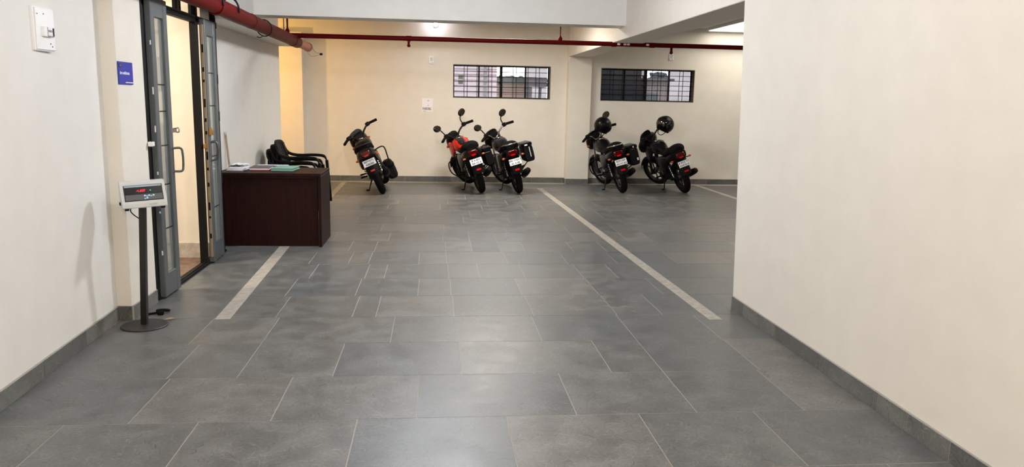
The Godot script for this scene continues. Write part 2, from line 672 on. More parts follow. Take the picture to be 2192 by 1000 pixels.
func floor_tiles():
	var fl = get_node("floor")
	var unit = BoxMesh.new()
	unit.size = Vector3.ONE
	var grid = [-2.33, -1.72, -1.11, -0.5, 0.11, 0.72, 1.35, 1.95]
	var rows = {
		0: [-1.76, -1.14, -0.38, 0.36, 1.04, 1.65],
		1: [-1.47, -0.8, -0.09, 0.72, 1.35, 1.93],
		2: [-1.49, -1.11, -0.58, 0.15, 1.04, 1.35, 1.95],
		3: [-1.56, -1.11, -0.29, 0.71, 1.35, 1.94],
		4: [-1.14, -0.6, -0.43, 0.14, 0.73, 1.36, 1.71],
		5: [-1.19, -0.64, -0.14, 0.13, 0.71, 1.35, 1.9],
		6: [-1.1, -0.62, -0.45, 0.12, 0.4, 0.81, 1.34, 1.66, 2.08],
		7: [-1.2, -0.83, -0.64, -0.16, 0.11, 0.71, 1.3, 1.8],
		8: [-0.9, -0.63, 0.11, 0.39, 0.69, 0.95, 1.47, 1.83]}
	# stone tone noted row by row for the nearest rows: index into the slate tints
	var tone = {0: [1, 4, 1, 2, 3, 4, 0, 2], 1: [0, 3, 1, 2, 1, 0, 3, 1], 2: [4, 1, 1, 2, 1, 4, 0, 3], 3: [4, 3, 1, 4, 2, 0, 4, 0], 4: [1, 1, 4, 3, 4, 1, 0, 2, 4], 8: [4, 1, 4, 4, 5, 4, 0, 0, 4]}
	var g = 0.0026
	var base = MeshInstance3D
	for k in range(-4, 19):
		var z0 = -3.657 - 0.61 * (k - 1)
		var z1 = z0 - 0.61
		z1 = max(z1, -14.9)
		var x0 = -2.21
		var x1 = 2.32
		if k > 3: x0 = -2.34
		if k > 13: x0 = -4.4
		if k > 3: x1 = 7.4
		elif k == 3: x1 = 2.32
		var js = [x0]
		if rows.has(k):
			js.append_array(rows[k])
		else:
			var x = -2.25 + rng.randf() * 0.5
			while x < min(x1, 2.2) - 0.25:
				if x > x0 + 0.15:
					js.append(x)
				x += [0.61, 0.61, 0.92, 0.3, 0.76][rng.randi() % 5]
		var x = js[js.size() - 1] + 0.61
		while x < x1 - 0.3:
			js.append(x)
			x += [0.61, 0.61, 0.92, 0.3][rng.randi() % 4] if x < 4.5 else 0.92
		js.append(x1)
		for i in js.size() - 1:
			var a = js[i] + g
			var b = js[i + 1] - g
			var ti = [0, 1, 2, 4, 4, 0, 1, 3, 0, 4][rng.randi() % 10]
			if tone.has(k) and i < tone[k].size():
				ti = tone[k][i]
			var o = MeshInstance3D.new()
			o.name = "stone_tile"
			o.mesh = unit
			o.material_override = M.slate[ti]
			o.scale = Vector3(b - a, 0.02, (z0 - z1) - 2.0 * g)
			o.position = Vector3((a + b) / 2.0, -0.01 + rng.randf_range(-0.0002, 0.0002), (z0 + z1) / 2.0)
			fl.add_child(o, true)
	# pale marking strips between parking bays
	strip(fl, Vector3(-1.50, 0, -5.45), Vector3(-1.60, 0, -8.7), 0.105)
	strip(fl, Vector3(-1.66, 0, -11.2), Vector3(-1.70, 0, -14.6), 0.09)
	strip(fl, Vector3(2.07, 0, -5.34), Vector3(1.89, 0, -13.9), 0.10)
	strip(fl, Vector3(5.10, 0, -6.0), Vector3(5.10, 0, -14.8), 0.10)

func strip(fl, a, b, w):
	var d = (b - a).normalized()
	var s = Vector3(-d.z, 0, d.x) * w / 2.0
	var n = max(1, int(round((b - a).length() / 0.61)))
	for i in n:
		var p = a.lerp(b, float(i) / n) + d * 0.0015
		var q = a.lerp(b, float(i + 1) / n) - d * 0.0015
		var st = S()
		var u = Vector3(0, 0.0018, 0)
		loft(st, [[p - s, p + s, q + s, q - s], [p - s + u, p + s + u, q + s + u, q - s + u]], true, true, -1)
		obj("marking_strip", done(st), M.strip, fl)

func skirt_run(called, a, b, cuts):
	# row of stone skirting pieces along the wall line a-b, cut at the distances given (or every 0.61 m)
	var L = (b - a).length()
	var d = (b - a).normalized()
	var r = Node3D.new()
	r.name = called
	r.set_meta("kind", "structure")
	add_child(r)
	var x = Basis(d, Vector3.UP, d.cross(Vector3.UP))
	var cs = [0.0]
	for c in cuts:
		cs.append(c)
	while cs[cs.size() - 1] + 0.75 < L:
		cs.append(cs[cs.size() - 1] + 0.61)
	cs.append(L)
	for i in cs.size() - 1:
		var l = cs[i + 1] - cs[i] - 0.004
		if l < 0.02:
			continue
		var o = MeshInstance3D.new()
		o.name = "skirting_tile"
		o.mesh = cbox(Vector3(0, 0.05, 0), Vector3(l, 0.10, 0.014), 0.0015).commit()
		o.material_override = M.skirt[(i * 7 + int(L * 3)) % 3]
		o.transform = Transform3D(x, a + d * (cs[i] + cs[i + 1]) / 2.0)
		r.add_child(o, true)
	# mortar bed behind the pieces
	var st = S()
	cham(st, Vector3(L / 2.0, 0.0505, 0), Vector3(L, 0.103, 0.010), 0.001)
	var o2 = obj("mortar", done(st), M.grout, r, Transform3D(x, a))

func skirtings():
	skirt_run("baseboard_right", Vector3(2.314, 0, -5.655), Vector3(2.314, 0, 0.5), [0.225, 0.79, 1.41, 2.03, 2.61])
	skirt_run("baseboard_right_end", Vector3(2.32, 0, -5.661), Vector3(2.54, 0, -5.661), [])
	skirt_run("baseboard_left", Vector3(-2.199, 0, -5.46), Vector3(-1.995, 0, 0.2), [0.585, 1.16])
	skirt_run("baseboard_pier", Vector3(-2.205, 0, -5.452), Vector3(-2.104, 0, -5.452), [])
	skirt_run("baseboard_pier_side", Vector3(-2.104, 0, -5.46), Vector3(-2.104, 0, -5.93), [])
	skirt_run("baseboard_left_far", Vector3(-2.333, 0, -7.98), Vector3(-2.333, 0, -12.12), [])
	skirt_run("baseboard_back", Vector3(-2.41, 0, -14.893), Vector3(2.5, 0, -14.893), [])
	skirt_run("baseboard_back_right", Vector3(2.94, 0, -14.893), Vector3(7.4, 0, -14.893), [])
	skirt_run("baseboard_pillar", Vector3(2.495, 0, -14.682), Vector3(2.945, 0, -14.682), [])
	skirt_run("baseboard_pillar_side", Vector3(2.493, 0, -14.69), Vector3(2.493, 0, -14.89), [])
	skirt_run("baseboard_recess_pillar", Vector3(-2.91, 0, -14.562), Vector3(-2.405, 0, -14.562), [])
	# marble skirting in the room behind the door
	var r = struct("baseboard_room", cbox(Vector3(-3.56, 0.075, -7.612), Vector3(2.74, 0.15, 0.016), 0.002), M.marble)

# ------------------------------------------------------------------ windows
func windows():
	window_unit("window_1", 0.325, 2.185, [0.102, 0.135, 0.238, 0.36, 0.395, 0.62, 0.654, 0.78, 0.863, 0.9], [M.glass, M.glass, M.glass, M.frosted])
	window_unit("window_2", 3.165, 5.02, [0.09, 0.13, 0.225, 0.385, 0.56, 0.62, 0.655, 0.745, 0.86, 0.90], [M.tinted, M.tinted, M.glass, M.frosted])

func window_unit(called, x0, x1, bars, panes):
	var y0 = 1.60
	var y1 = 2.225
	var w = Node3D.new()
	w.name = called
	w.set_meta("kind", "structure")
	add_child(w)
	var z = -15.05
	var f = 0.028
	var st = S()
	bx(st, Vector3(x0, y0, z), Vector3(x1, y0 + f, z - 0.06))
	bx(st, Vector3(x0, y1 - f, z), Vector3(x1, y1, z - 0.06))
	bx(st, Vector3(x0, y0 + f, z), Vector3(x0 + f, y1 - f, z - 0.06))
	bx(st, Vector3(x1 - f, y0 + f, z), Vector3(x1, y1 - f, z - 0.06))
	obj("window_frame", done(st), M.black_iron, w)
	obj("window_sill", cbox(Vector3((x0 + x1) / 2, y0 + 0.006, -14.975), Vector3(x1 - x0 - 0.004, 0.012, 0.142), 0.002), M.skirt[1], w)
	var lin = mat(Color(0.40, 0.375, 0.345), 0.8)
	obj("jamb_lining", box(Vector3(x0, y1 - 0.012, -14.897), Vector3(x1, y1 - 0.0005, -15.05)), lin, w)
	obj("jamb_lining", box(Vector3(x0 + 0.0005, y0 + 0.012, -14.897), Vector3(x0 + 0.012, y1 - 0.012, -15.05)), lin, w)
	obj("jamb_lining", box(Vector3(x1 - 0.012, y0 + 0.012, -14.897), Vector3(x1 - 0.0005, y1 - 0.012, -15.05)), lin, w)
	var gx0 = x0 + f
	var gw = x1 - x0 - 2 * f
	var mull = [[0.26, 0.014], [0.497, 0.026], [0.757, 0.014]]
	for m in mull:
		var cx = gx0 + gw * m[0]
		obj("mullion", box(Vector3(cx - m[1], y0 + f, z + 0.004), Vector3(cx + m[1], y1 - f, z - 0.05)), M.black_iron, w)
	var cuts = [0.0, 0.26, 0.497, 0.757, 1.0]
	for i in 4:
		obj("pane", box(Vector3(gx0 + gw * cuts[i] + 0.012, y0 + f, z - 0.028), Vector3(gx0 + gw * cuts[i + 1] - 0.012, y1 - f, z - 0.033)), panes[i], w)
	var zg = -14.99
	for k in 5:
		var y = y0 + f + (y1 - y0 - 2 * f) * (k + 1) / 6.0
		obj("grille_bar", tubes([Vector3(x0 + 0.002, y, zg), Vector3(x1 - 0.002, y, zg)], 0.006, 6), M.black_iron, w)
	for b in bars:
		var x = gx0 + gw * b
		obj("grille_bar", tubes([Vector3(x, y0 + 0.01, zg + 0.012), Vector3(x, y1 - 0.002, zg + 0.012)], 0.006, 6), M.black_iron, w)
	for y in [y0 + 0.30, y0 + 0.42]:
		obj("latch", cbox(Vector3(gx0 + gw * 0.497 - 0.03, y, z + 0.02), Vector3(0.025, 0.045, 0.03), 0.004), M.black_iron, w)

func outdoors():
	struct("yard", box(Vector3(-30, -0.6, -15.2), Vector3(40, -0.3, -60)), mat(Color(0.42, 0.39, 0.36), 0.9))
	# pale pink plastered house with ledges
	var t = thing("plastered_house", "pale pink plastered house seen through the left half of the left window", "building", Vector3(-1.2, -0.3, -20.0))
	obj("wall", box(Vector3(-3, 0, 0), Vector3(2.75, 6, -5)), mat(Color(0.74, 0.67, 0.69), 0.85), t)
	for k in 7:
		obj("ledge", cbox(Vector3(-0.125, 1.95 + 0.14 * k, 0.02), Vector3(5.75, 0.018, 0.05), 0.003), mat(Color(0.60, 0.54, 0.55), 0.85), t)
	obj("window", cbox(Vector3(1.83, 2.37, 0.0), Vector3(0.12, 0.22, 0.04), 0.004), mat(Color(0.06, 0.05, 0.07), 0.3), t)
	obj("drain_pipe", tubes([Vector3(2.45, 0, 0.06), Vector3(2.45, 6, 0.06)], 0.04), mat(Color(0.4, 0.38, 0.38), 0.6), t)
	# brick house with a dark roof
	t = thing("brick_house", "low brown brick house with a dark roof seen through the left window", "building", Vector3(2.6, -0.3, -25.2))
	obj("wall", box(Vector3(-0.9, 0, 0), Vector3(0.5, 2.42, -2)), mat(Color(0.74, 0.53, 0.45), 0.9), t)
	obj("roof", prism([Vector2(-1.0, 2.42), Vector2(0.6, 2.42), Vector2(0.5, 2.62), Vector2(-0.9, 2.62)], 2.4, at(Vector3(0, 0, -2.2))), mat(Color(0.12, 0.11, 0.13), 0.8), t)
	for k in 3:
		obj("course_band", box(Vector3(-0.9, 1.95 + 0.12 * k, 0.0), Vector3(0.5, 1.965 + 0.12 * k, 0.012)), mat(Color(0.42, 0.31, 0.28), 0.9), t)
	# grey house behind the second window and a brown one beside it
	t = thing("grey_house", "dark grey house wall behind the tinted panes of the right window", "building", Vector3(5.1, -0.3, -20.5))
	obj("wall", box(Vector3(-1.5, 0, 0), Vector3(0.35, 5, -4)), mat(Color(0.30, 0.31, 0.35), 0.9), t)
	for k in 6:
		obj("ledge", cbox(Vector3(-0.575, 1.95 + 0.16 * k, 0.02), Vector3(1.86, 0.016, 0.05), 0.003), mat(Color(0.22, 0.23, 0.25), 0.9), t)
	t = thing("brown_house", "small brown house below the sky in the right window", "building", Vector3(7.8, -0.3, -26.0))
	obj("wall", box(Vector3(-2.2, 0, 0), Vector3(0.1, 2.62, -3)), mat(Color(0.44, 0.37, 0.36), 0.9), t)
	obj("roof", box(Vector3(-2.3, 2.62, 0.2), Vector3(0.2, 2.70, -3.1)), mat(Color(0.32, 0.27, 0.28), 0.9), t)
	obj("door", box(Vector3(-0.9, 0.3, 0), Vector3(-0.3, 2.2, 0.03)), mat(Color(0.12, 0.12, 0.14), 0.6), t)
	# trees against the sky
	var spots = [[2.75, -30.0, 2.62, 0.24], [3.55, -33.5, 2.68, 0.26], [4.9, -37.0, 2.75, 0.45], [9.2, -32.0, 2.95, 0.36]]
	var labs = ["dark bushy tree against the sky, leftmost in the left window", "dark round tree against the sky above the brick house", "dark tree against the sky beside the left window's frosted pane", "dark tree against the sky in the right window"]
	for i in 4:
		var s = spots[i]
		t = thing("tree", labs[i], "tree", Vector3(s[0], -0.3, s[1]), 0, "trees behind the houses")
		obj("trunk", tubes([Vector3(0, 0, 0), Vector3(0.04, s[2] - 0.2, 0)], 0.07), mat(Color(0.16, 0.13, 0.11), 0.9), t)
		var st = S()
		var r2 = RandomNumberGenerator.new()
		r2.seed = 40 + i
		for k in 90:
			var d = Vector3(r2.randfn(), r2.randfn() * 0.5, r2.randfn()) * s[3] * 0.42
			var c = Vector3(0, s[2], 0) + d
			ball(st, c, Vector3(0.13, 0.08, 0.13) * r2.randf_range(0.6, 1.2), Transform3D.IDENTITY, 6, 4)
		obj("crown", done(st), mat(Color(0.13, 0.13, 0.14), 0.9), t)

# ------------------------------------------------------------------ door
func door():
	var t = thing("door_frame", "black iron door frame with a barred transom and floor track", "door frame", Vector3(-2.14, 0, -6.0))
	# local: x across the wall, z along it (negative is further)
	obj("post", cbox(Vector3(0.0, 1.22, 0.0), Vector3(0.06, 2.44, 0.13), 0.004), M.black_iron, t)
	obj("post", cbox(Vector3(0.0, 1.22, -1.285), Vector3(0.06, 2.44, 0.06), 0.004), M.black_iron, t)
	obj("post", cbox(Vector3(-0.01, 1.22, -1.93), Vector3(0.05, 2.44, 0.04), 0.004), M.black_iron, t)
	obj("threshold_track", cbox(Vector3(0.0, 0.012, -0.95), Vector3(0.07, 0.024, 1.95), 0.003), M.black_iron, t)
	obj("track_rail", cbox(Vector3(0.012, 0.028, -0.95), Vector3(0.012, 0.012, 1.95), 0.002), M.dark_metal, t)
	obj("header", cbox(Vector3(0.0, 2.215, -0.95), Vector3(0.06, 0.04, 1.95), 0.004), M.black_iron, t)
	obj("header", cbox(Vector3(0.0, 2.375, -0.95), Vector3(0.06, 0.05, 1.95), 0.004), M.black_iron, t)
	obj("track_cover", cbox(Vector3(0.01, 2.245, -0.95), Vector3(0.04, 0.016, 1.95), 0.003), M.dark_metal, t)
	for z in [-0.25, -0.47, -0.80, -0.90, -1.22]:
		obj("transom_bar", cbox(Vector3(0.0, 2.30, z), Vector3(0.03, 0.11, 0.035), 0.003), M.black_iron, t)
	# two narrow glazed leaves standing open
	leaf(Vector3(-2.09, 0.015, -6.02), Vector3(-2.082, 0.015, -6.35), 2.25, false, "narrow grey steel glazed door leaf beside the weighing scale post")
	leaf(Vector3(-2.085, 0.015, -7.34), Vector3(-2.10, 0.015, -7.74), 2.22, true, "narrow grey steel glazed door leaf in front of the desk")
	# clip on the black post
	var c = thing("wall_clip", "small white cable clip on the black door post", "clip", Vector3(-2.105, 1.20, -5.945))
	obj("body", cbox(Vector3(0.018, 0, 0), Vector3(0.035, 0.035, 0.05), 0.004), M.white_plastic, c)
	obj("nail", cbox(Vector3(0.022, 0.02, 0), Vector3(0.012, 0.01, 0.012), 0.002), M.dark_metal, c)

func leaf(a, b, h, far, label):
	# door leaf standing between floor points a (near) and b (far)
	var d = (b - a)
	var L = d.length()
	d = d.normalized()
	var t = thing("door_leaf", label, "door", a)
	var xf = Transform3D(Basis(d, Vector3.UP, d.cross(Vector3.UP)), Vector3.ZERO)
	t.transform = Transform3D(xf.basis, a)
	var sw = 0.075
	var th = 0.045
	obj("stile", cbox(Vector3(sw / 2, h / 2, 0), Vector3(sw, h, th), 0.004), M.grey_steel, t)
	obj("stile", cbox(Vector3(L - sw / 2, h / 2, 0), Vector3(sw, h, th), 0.004), M.grey_steel, t)
	obj("rail", cbox(Vector3(L / 2, 0.09, 0), Vector3(L - 2 * sw + 0.002, 0.18, th - 0.006), 0.004), M.grey_steel, t)
	obj("rail", cbox(Vector3(L / 2, h - 0.07, 0), Vector3(L - 2 * sw + 0.002, 0.14, th - 0.006), 0.004), M.grey_steel, t)
	var ys = [0.18, 0.52, 0.86, 1.16, 1.42, 1.62, h - 0.14] if not far else [0.18, 0.50, 0.98, 1.45, 1.75, h - 0.14]
	for i in ys.size() - 1:
		obj("pane", box(Vector3(sw, ys[i] + 0.002, -0.003), Vector3(L - sw, ys[i + 1] - 0.002, 0.003)), M.door_glass, t)
		if i > 0:
			obj("glazing_bar", cbox(Vector3(L / 2, ys[i], 0), Vector3(L - 2 * sw, 0.008, 0.014), 0.001), M.dark_metal, t)
	if not far:
		# near leaf: handle and hasp on the free edge that faces the opening
		obj("handle", tubes(bend([Vector3(L - 0.03, 1.13, 0.02), Vector3(L + 0.00, 1.13, 0.075), Vector3(L + 0.01, 1.08, 0.085), Vector3(L + 0.01, 0.99, 0.085), Vector3(L + 0.0, 0.95, 0.075), Vector3(L - 0.03, 0.95, 0.02)]), 0.009), M.grey_steel, t)
		obj("hasp", cbox(Vector3(L + 0.03, 1.27, 0.02), Vector3(0.10, 0.035, 0.012), 0.003), M.chrome, t)
		obj("hasp_staple", tubes(bend([Vector3(L + 0.05, 1.285, 0.026), Vector3(L + 0.05, 1.285, 0.05), Vector3(L + 0.05, 1.255, 0.05), Vector3(L + 0.05, 1.255, 0.026)]), 0.005), M.chrome, t)
		for k in 6:
			obj("paint_chip", cbox(Vector3(-0.001, 0.35 + 0.31 * k + 0.10 * sin(k * 3.1), 0.012), Vector3(0.003, 0.035 + 0.02 * sin(k * 5.0), 0.010), 0.001), M.white_plastic, t)
	else:
		# far leaf: worn lock edge, latch bolt and handle near its front edge
		obj("edge_strip", cbox(Vector3(-0.004, h / 2, 0.0), Vector3(0.010, h - 0.1, 0.024), 0.002), M.rust, t)
		for k in 12:
			obj("edge_slot", cbox(Vector3(-0.011, 0.25 + 0.155 * k + 0.03 * sin(k * 2.3), 0.0), Vector3(0.004, 0.045 + 0.03 * sin(k * 4.1), 0.016), 0.001), M.black_iron, t)
		obj("lock_case", cbox(Vector3(0.02, 1.22, 0.030), Vector3(0.05, 0.07, 0.02), 0.004), M.brass, t)
		obj("padlock", cbox(Vector3(0.06, 1.21, 0.035), Vector3(0.04, 0.05, 0.02), 0.006), M.brass, t)
		obj("latch_bolt", cbox(Vector3(-0.055, 1.09, 0.0), Vector3(0.09, 0.04, 0.02), 0.003), M.brass, t)
		obj("handle", tubes(bend([Vector3(0.035, 1.12, 0.02), Vector3(0.045, 1.12, 0.07), Vector3(0.045, 1.05, 0.085), Vector3(0.045, 0.97, 0.07), Vector3(0.035, 0.95, 0.02)]), 0.010), M.alloy, t)
		for y in [1.35, 1.7, 0.75]:
			obj("hinge", lathed([Vector2(0.011, -0.045), Vector2(0.011, 0.045)], at(Vector3(L + 0.006, y, 0.02)), 10), M.dark_metal, t)

# ------------------------------------------------------------------ pipes
func pipes():
	var t = thing("fire_pipe", "thick red pipe running along the left wall to a capped end", "pipe", Vector3(-1.92, 2.33, -11.1))
	# local origin at the tee
	var st = S()
	tube(st, [Vector3(0, 0.0, 8.6), Vector3(0, 0.01, 4.0), Vector3(0, -0.02, 0.25)], 0.073, 20)
	obj("pipe", done(st), M.red_paint, t)
	st = S()
	tube(st, [Vector3(0, -0.02, 0.26), Vector3(0, -0.022, -0.14)], 0.079, 20)
	obj("tee", done(st), M.red_paint, t)
	st = S()
	tube(st, [Vector3(0, -0.022, -0.14), Vector3(0, -0.028, -1.05)], 0.060, 20)
	obj("bare_section", done(st), M.primer, t)
	st = S()
	lathe(st, [Vector2(0.068, 0), Vector2(0.068, 0.09), Vector2(0.05, 0.115), Vector2(0.01, 0.12)], along(Vector3(0, -0.028, -1.0), Vector3(0, -0.028, -2.0)), 20)
	obj("end_cap", done(st), M.primer, t)
	for z in [2.6, 3.9]:
		st = S()
		tube(st, [Vector3(0, 0.0, z - 0.03), Vector3(0, 0.0, z + 0.03)], 0.077, 20)
		obj("collar", done(st), M.red_paint, t)
	# hanger straps and a hook over the pipe
	for z in [3.4, 3.95]:
		obj("hanger", tubes(bend([Vector3(-0.083, 0.0, z), Vector3(-0.07, 0.075, z), Vector3(-0.03, 0.125, z), Vector3(0.03, 0.125, z), Vector3(0.07, 0.075, z), Vector3(0.083, 0.0, z)]), 0.009), M.black_iron, t)
		obj("hanger_rod", tubes([Vector3(0, 0.12, z), Vector3(0, 0.67, z)], 0.007, 6), M.black_iron, t)
	var w = thing("wire_loop", "black wire loop tied round the thick red pipe", "wire", Vector3(-1.92, 2.325, -9.15))
	var pts = []
	for k in 25:
		var a = TAU * k / 24.0
		pts.append(Vector3(cos(a) * 0.084, sin(a) * 0.088 - 0.008, sin(a) * 0.03))
	obj("loop", tubes(pts, 0.006, 6), M.black_iron, w)
	obj("tail", tubes(bend([Vector3(-0.02, -0.094, -0.02), Vector3(-0.05, -0.115, 0.0), Vector3(-0.075, -0.105, 0.03)]), 0.005, 6), M.black_iron, w)
	w = thing("cord", "thin cord with a dark knot hanging off the capped pipe end", "cord", Vector3(-1.92, 2.30, -12.12))
	obj("strand", tubes(bend([Vector3(0.055, 0.05, 0), Vector3(0.085, -0.03, 0.0), Vector3(0.12, -0.07, 0), Vector3(0.20, -0.10, 0)]), 0.004, 6), M.rust, w)
	obj("strand", tubes(bend([Vector3(0.0, -0.065, 0), Vector3(0.04, -0.13, 0.0), Vector3(0.10, -0.13, 0), Vector3(0.18, -0.11, 0)]), 0.003, 6), M.rust, w)
	obj("knot", balls(Vector3(0.20, -0.10, 0), Vector3(0.025, 0.018, 0.02), 10, 6), M.black_iron, w)
	# cross pipe
	t = thing("sprinkler_pipe", "thin dark red sprinkler pipe crossing the far bay", "pipe", Vector3(-1.85, 2.388, -11.1))
	st = S()
	tube(st, [Vector3(-0.26, 0.0, 0), Vector3(4.0, 0.006, 0), Vector3(10.3, 0.0, 0)], 0.032, 16)
	obj("pipe", done(st), M.red_paint, t)
	for x in [-0.17, 3.60]:
		obj("hanger_rod", tubes([Vector3(x, 0.61, 0), Vector3(x, 0.02, 0)], 0.008 if x > 0 else 0.012, 8), M.red_paint, t)
		obj("clamp", lathed([Vector2(0.022, -0.03), Vector2(0.03, -0.01), Vector2(0.03, 0.03), Vector2(0.012, 0.06)], at(Vector3(x, 0.035, 0)), 12), M.red_paint, t)
	obj("hanger_rod", tubes([Vector3(-0.225, 0.61, 0.0), Vector3(-0.215, 0.0, 0.0)], 0.006, 6), M.dark_metal, t)
	for x in [1.475, 5.22]:
		obj("sprinkler_nozzle", lathed([Vector2(0.018, 0.0), Vector2(0.018, -0.06), Vector2(0.024, -0.065), Vector2(0.024, -0.085), Vector2(0.010, -0.095)], at(Vector3(x, -0.02, 0)), 12), M.red_paint, t)
	for x in [1.44, 4.34, 4.9]:
		st = S()
		tube(st, [Vector3(x, 0.003, 0), Vector3(x + 0.07, 0.003, 0)], 0.036, 16)
		obj("coupling", done(st), M.red_paint, t)
	for x in [4.44, 4.53, 4.58, 4.86]:
		obj("plaster_splash", balls(Vector3(x, 0.005, 0.028), Vector3(0.03, 0.016, 0.008), 8, 5), M.white_plastic, t)

# ------------------------------------------------------------------ desk, chairs
func desk_area():
	var t = thing("office_desk", "dark brown wooden desk standing behind the open door leaf", "desk", Vector3(-1.72, 0, -8.50))
	var w = 1.06
	var dp = 0.68
	obj("desk_top", cbox(Vector3(0, 0.765, 0), Vector3(w, 0.03, dp + 0.02), 0.003), M.wood, t)
	obj("edge_band", cbox(Vector3(0, 0.738, dp / 2 - 0.012), Vector3(w - 0.03, 0.024, 0.024), 0.002), M.wood, t)
	obj("front_panel", cbox(Vector3(-0.01, 0.365, dp / 2 - 0.045), Vector3(w - 0.06, 0.715, 0.02), 0.002), M.wood, t)
	for s in [-1, 1]:
		obj("side_panel", cbox(Vector3(s * (w / 2 - 0.016), 0.375, 0), Vector3(0.030, 0.75, dp), 0.003), M.wood, t)
	obj("drawer", cbox(Vector3(-0.28, 0.62, -dp / 2 + 0.02), Vector3(0.40, 0.20, 0.03), 0.003), M.wood, t)
	# things on the desk
	var y = 0.7805
	var p = thing("paper_pile", "crumpled heap of white papers on the desk beside the door leaf", "papers", Vector3(-2.10, y, -8.50))
	for k in 3:
		obj("sheet_stack", cbox(Vector3(0, 0.006 + 0.0125 * k, 0), Vector3(0.17, 0.011, 0.26), 0.002, Transform3D(Basis(Vector3.UP, 0.09 * k - 0.08), Vector3(0.004 * k, 0, 0))), M.paper, p)
	for k in 2:
		var st = S()
		var rg = []
		for i in 11:
			var v = float(i) / 10.0
			var z = lerp(-0.12, 0.11, v)
			var row = []
			for j in 9:
				var u = float(j) / 8.0 - 0.5
				row.append(Vector3(u * 0.16 + 0.01 * k, 0.040 + 0.008 * k + 0.022 * sin(v * 5.0 + k * 2.0 + u * 3.0) * (0.5 - abs(u)) + 0.014 * abs(sin(u * 6.0 + v * 2.0)), z))
			for j in range(8, -1, -1):
				row.append(row[j] - Vector3(0, 0.0015, 0))
			rg.append(row)
		loft(st, rg, true, true, 1)
		obj("crumpled_sheet", done(st), M.paper, p)
	var f = thing("file_folder", "white and dark red paper file with a grey cover in the middle of the desk", "file", Vector3(-1.875, y, -8.58), 0.06)
	obj("cover", cbox(Vector3(0, 0.004, 0), Vector3(0.21, 0.008, 0.32), 0.001), M.fold_pink, f)
	obj("sheets", cbox(Vector3(-0.003, 0.017, 0), Vector3(0.20, 0.017, 0.31), 0.001), M.paper, f)
	obj("cover", cbox(Vector3(0, 0.028, 0), Vector3(0.21, 0.005, 0.32), 0.001), M.fold_grey, f)
	f = thing("file_folder", "pale green paper file lying rightmost on the desk", "file", Vector3(-1.62, y, -8.57), -0.06)
	obj("cover", cbox(Vector3(0, 0.004, 0), Vector3(0.23, 0.008, 0.33), 0.001), M.fold_green, f)
	obj("sheets", cbox(Vector3(-0.004, 0.015, 0), Vector3(0.22, 0.014, 0.32), 0.001), M.fold_green, f)
	obj("cover", cbox(Vector3(0, 0.026, 0), Vector3(0.23, 0.008, 0.33), 0.001), M.fold_green, f)
	f = thing("file_folder", "flat dark grey file lying behind the other files on the desk", "file", Vector3(-1.80, y, -8.80), 1.57)
	obj("cover", cbox(Vector3(0, 0.012, 0), Vector3(0.07, 0.024, 0.34), 0.002), M.fold_grey, f)
	obj("sheets", cbox(Vector3(0.004, 0.027, 0), Vector3(0.06, 0.006, 0.33), 0.001), M.paper, f)
	var s = thing("wooden_stick", "thin pale stick leaning on the wall behind the desk", "stick", Vector3(-2.295, 0, -8.90))
	obj("rod", tubes([Vector3(0.06, 0.0, 0.0), Vector3(-0.03, 1.14, 0.0)], 0.011, 8), M.rust, s)
	obj("tip", tubes([Vector3(-0.029, 1.13, 0.0), Vector3(-0.031, 1.16, 0.0)], 0.013, 8), M.marble, s)
	# stacked plastic armchairs
	var labs = ["black plastic armchair, lowest of the stack behind the desk", "black plastic armchair, middle one of the stack behind the desk", "black plastic armchair, topmost of the stack behind the desk"]
	for k in 3:
		var c = armchair(labs[k])
		c.position = Vector3(-1.90 + 0.055 * k, 0.062 * k, -10.72)
		c.rotation.y = PI / 2 - 0.04

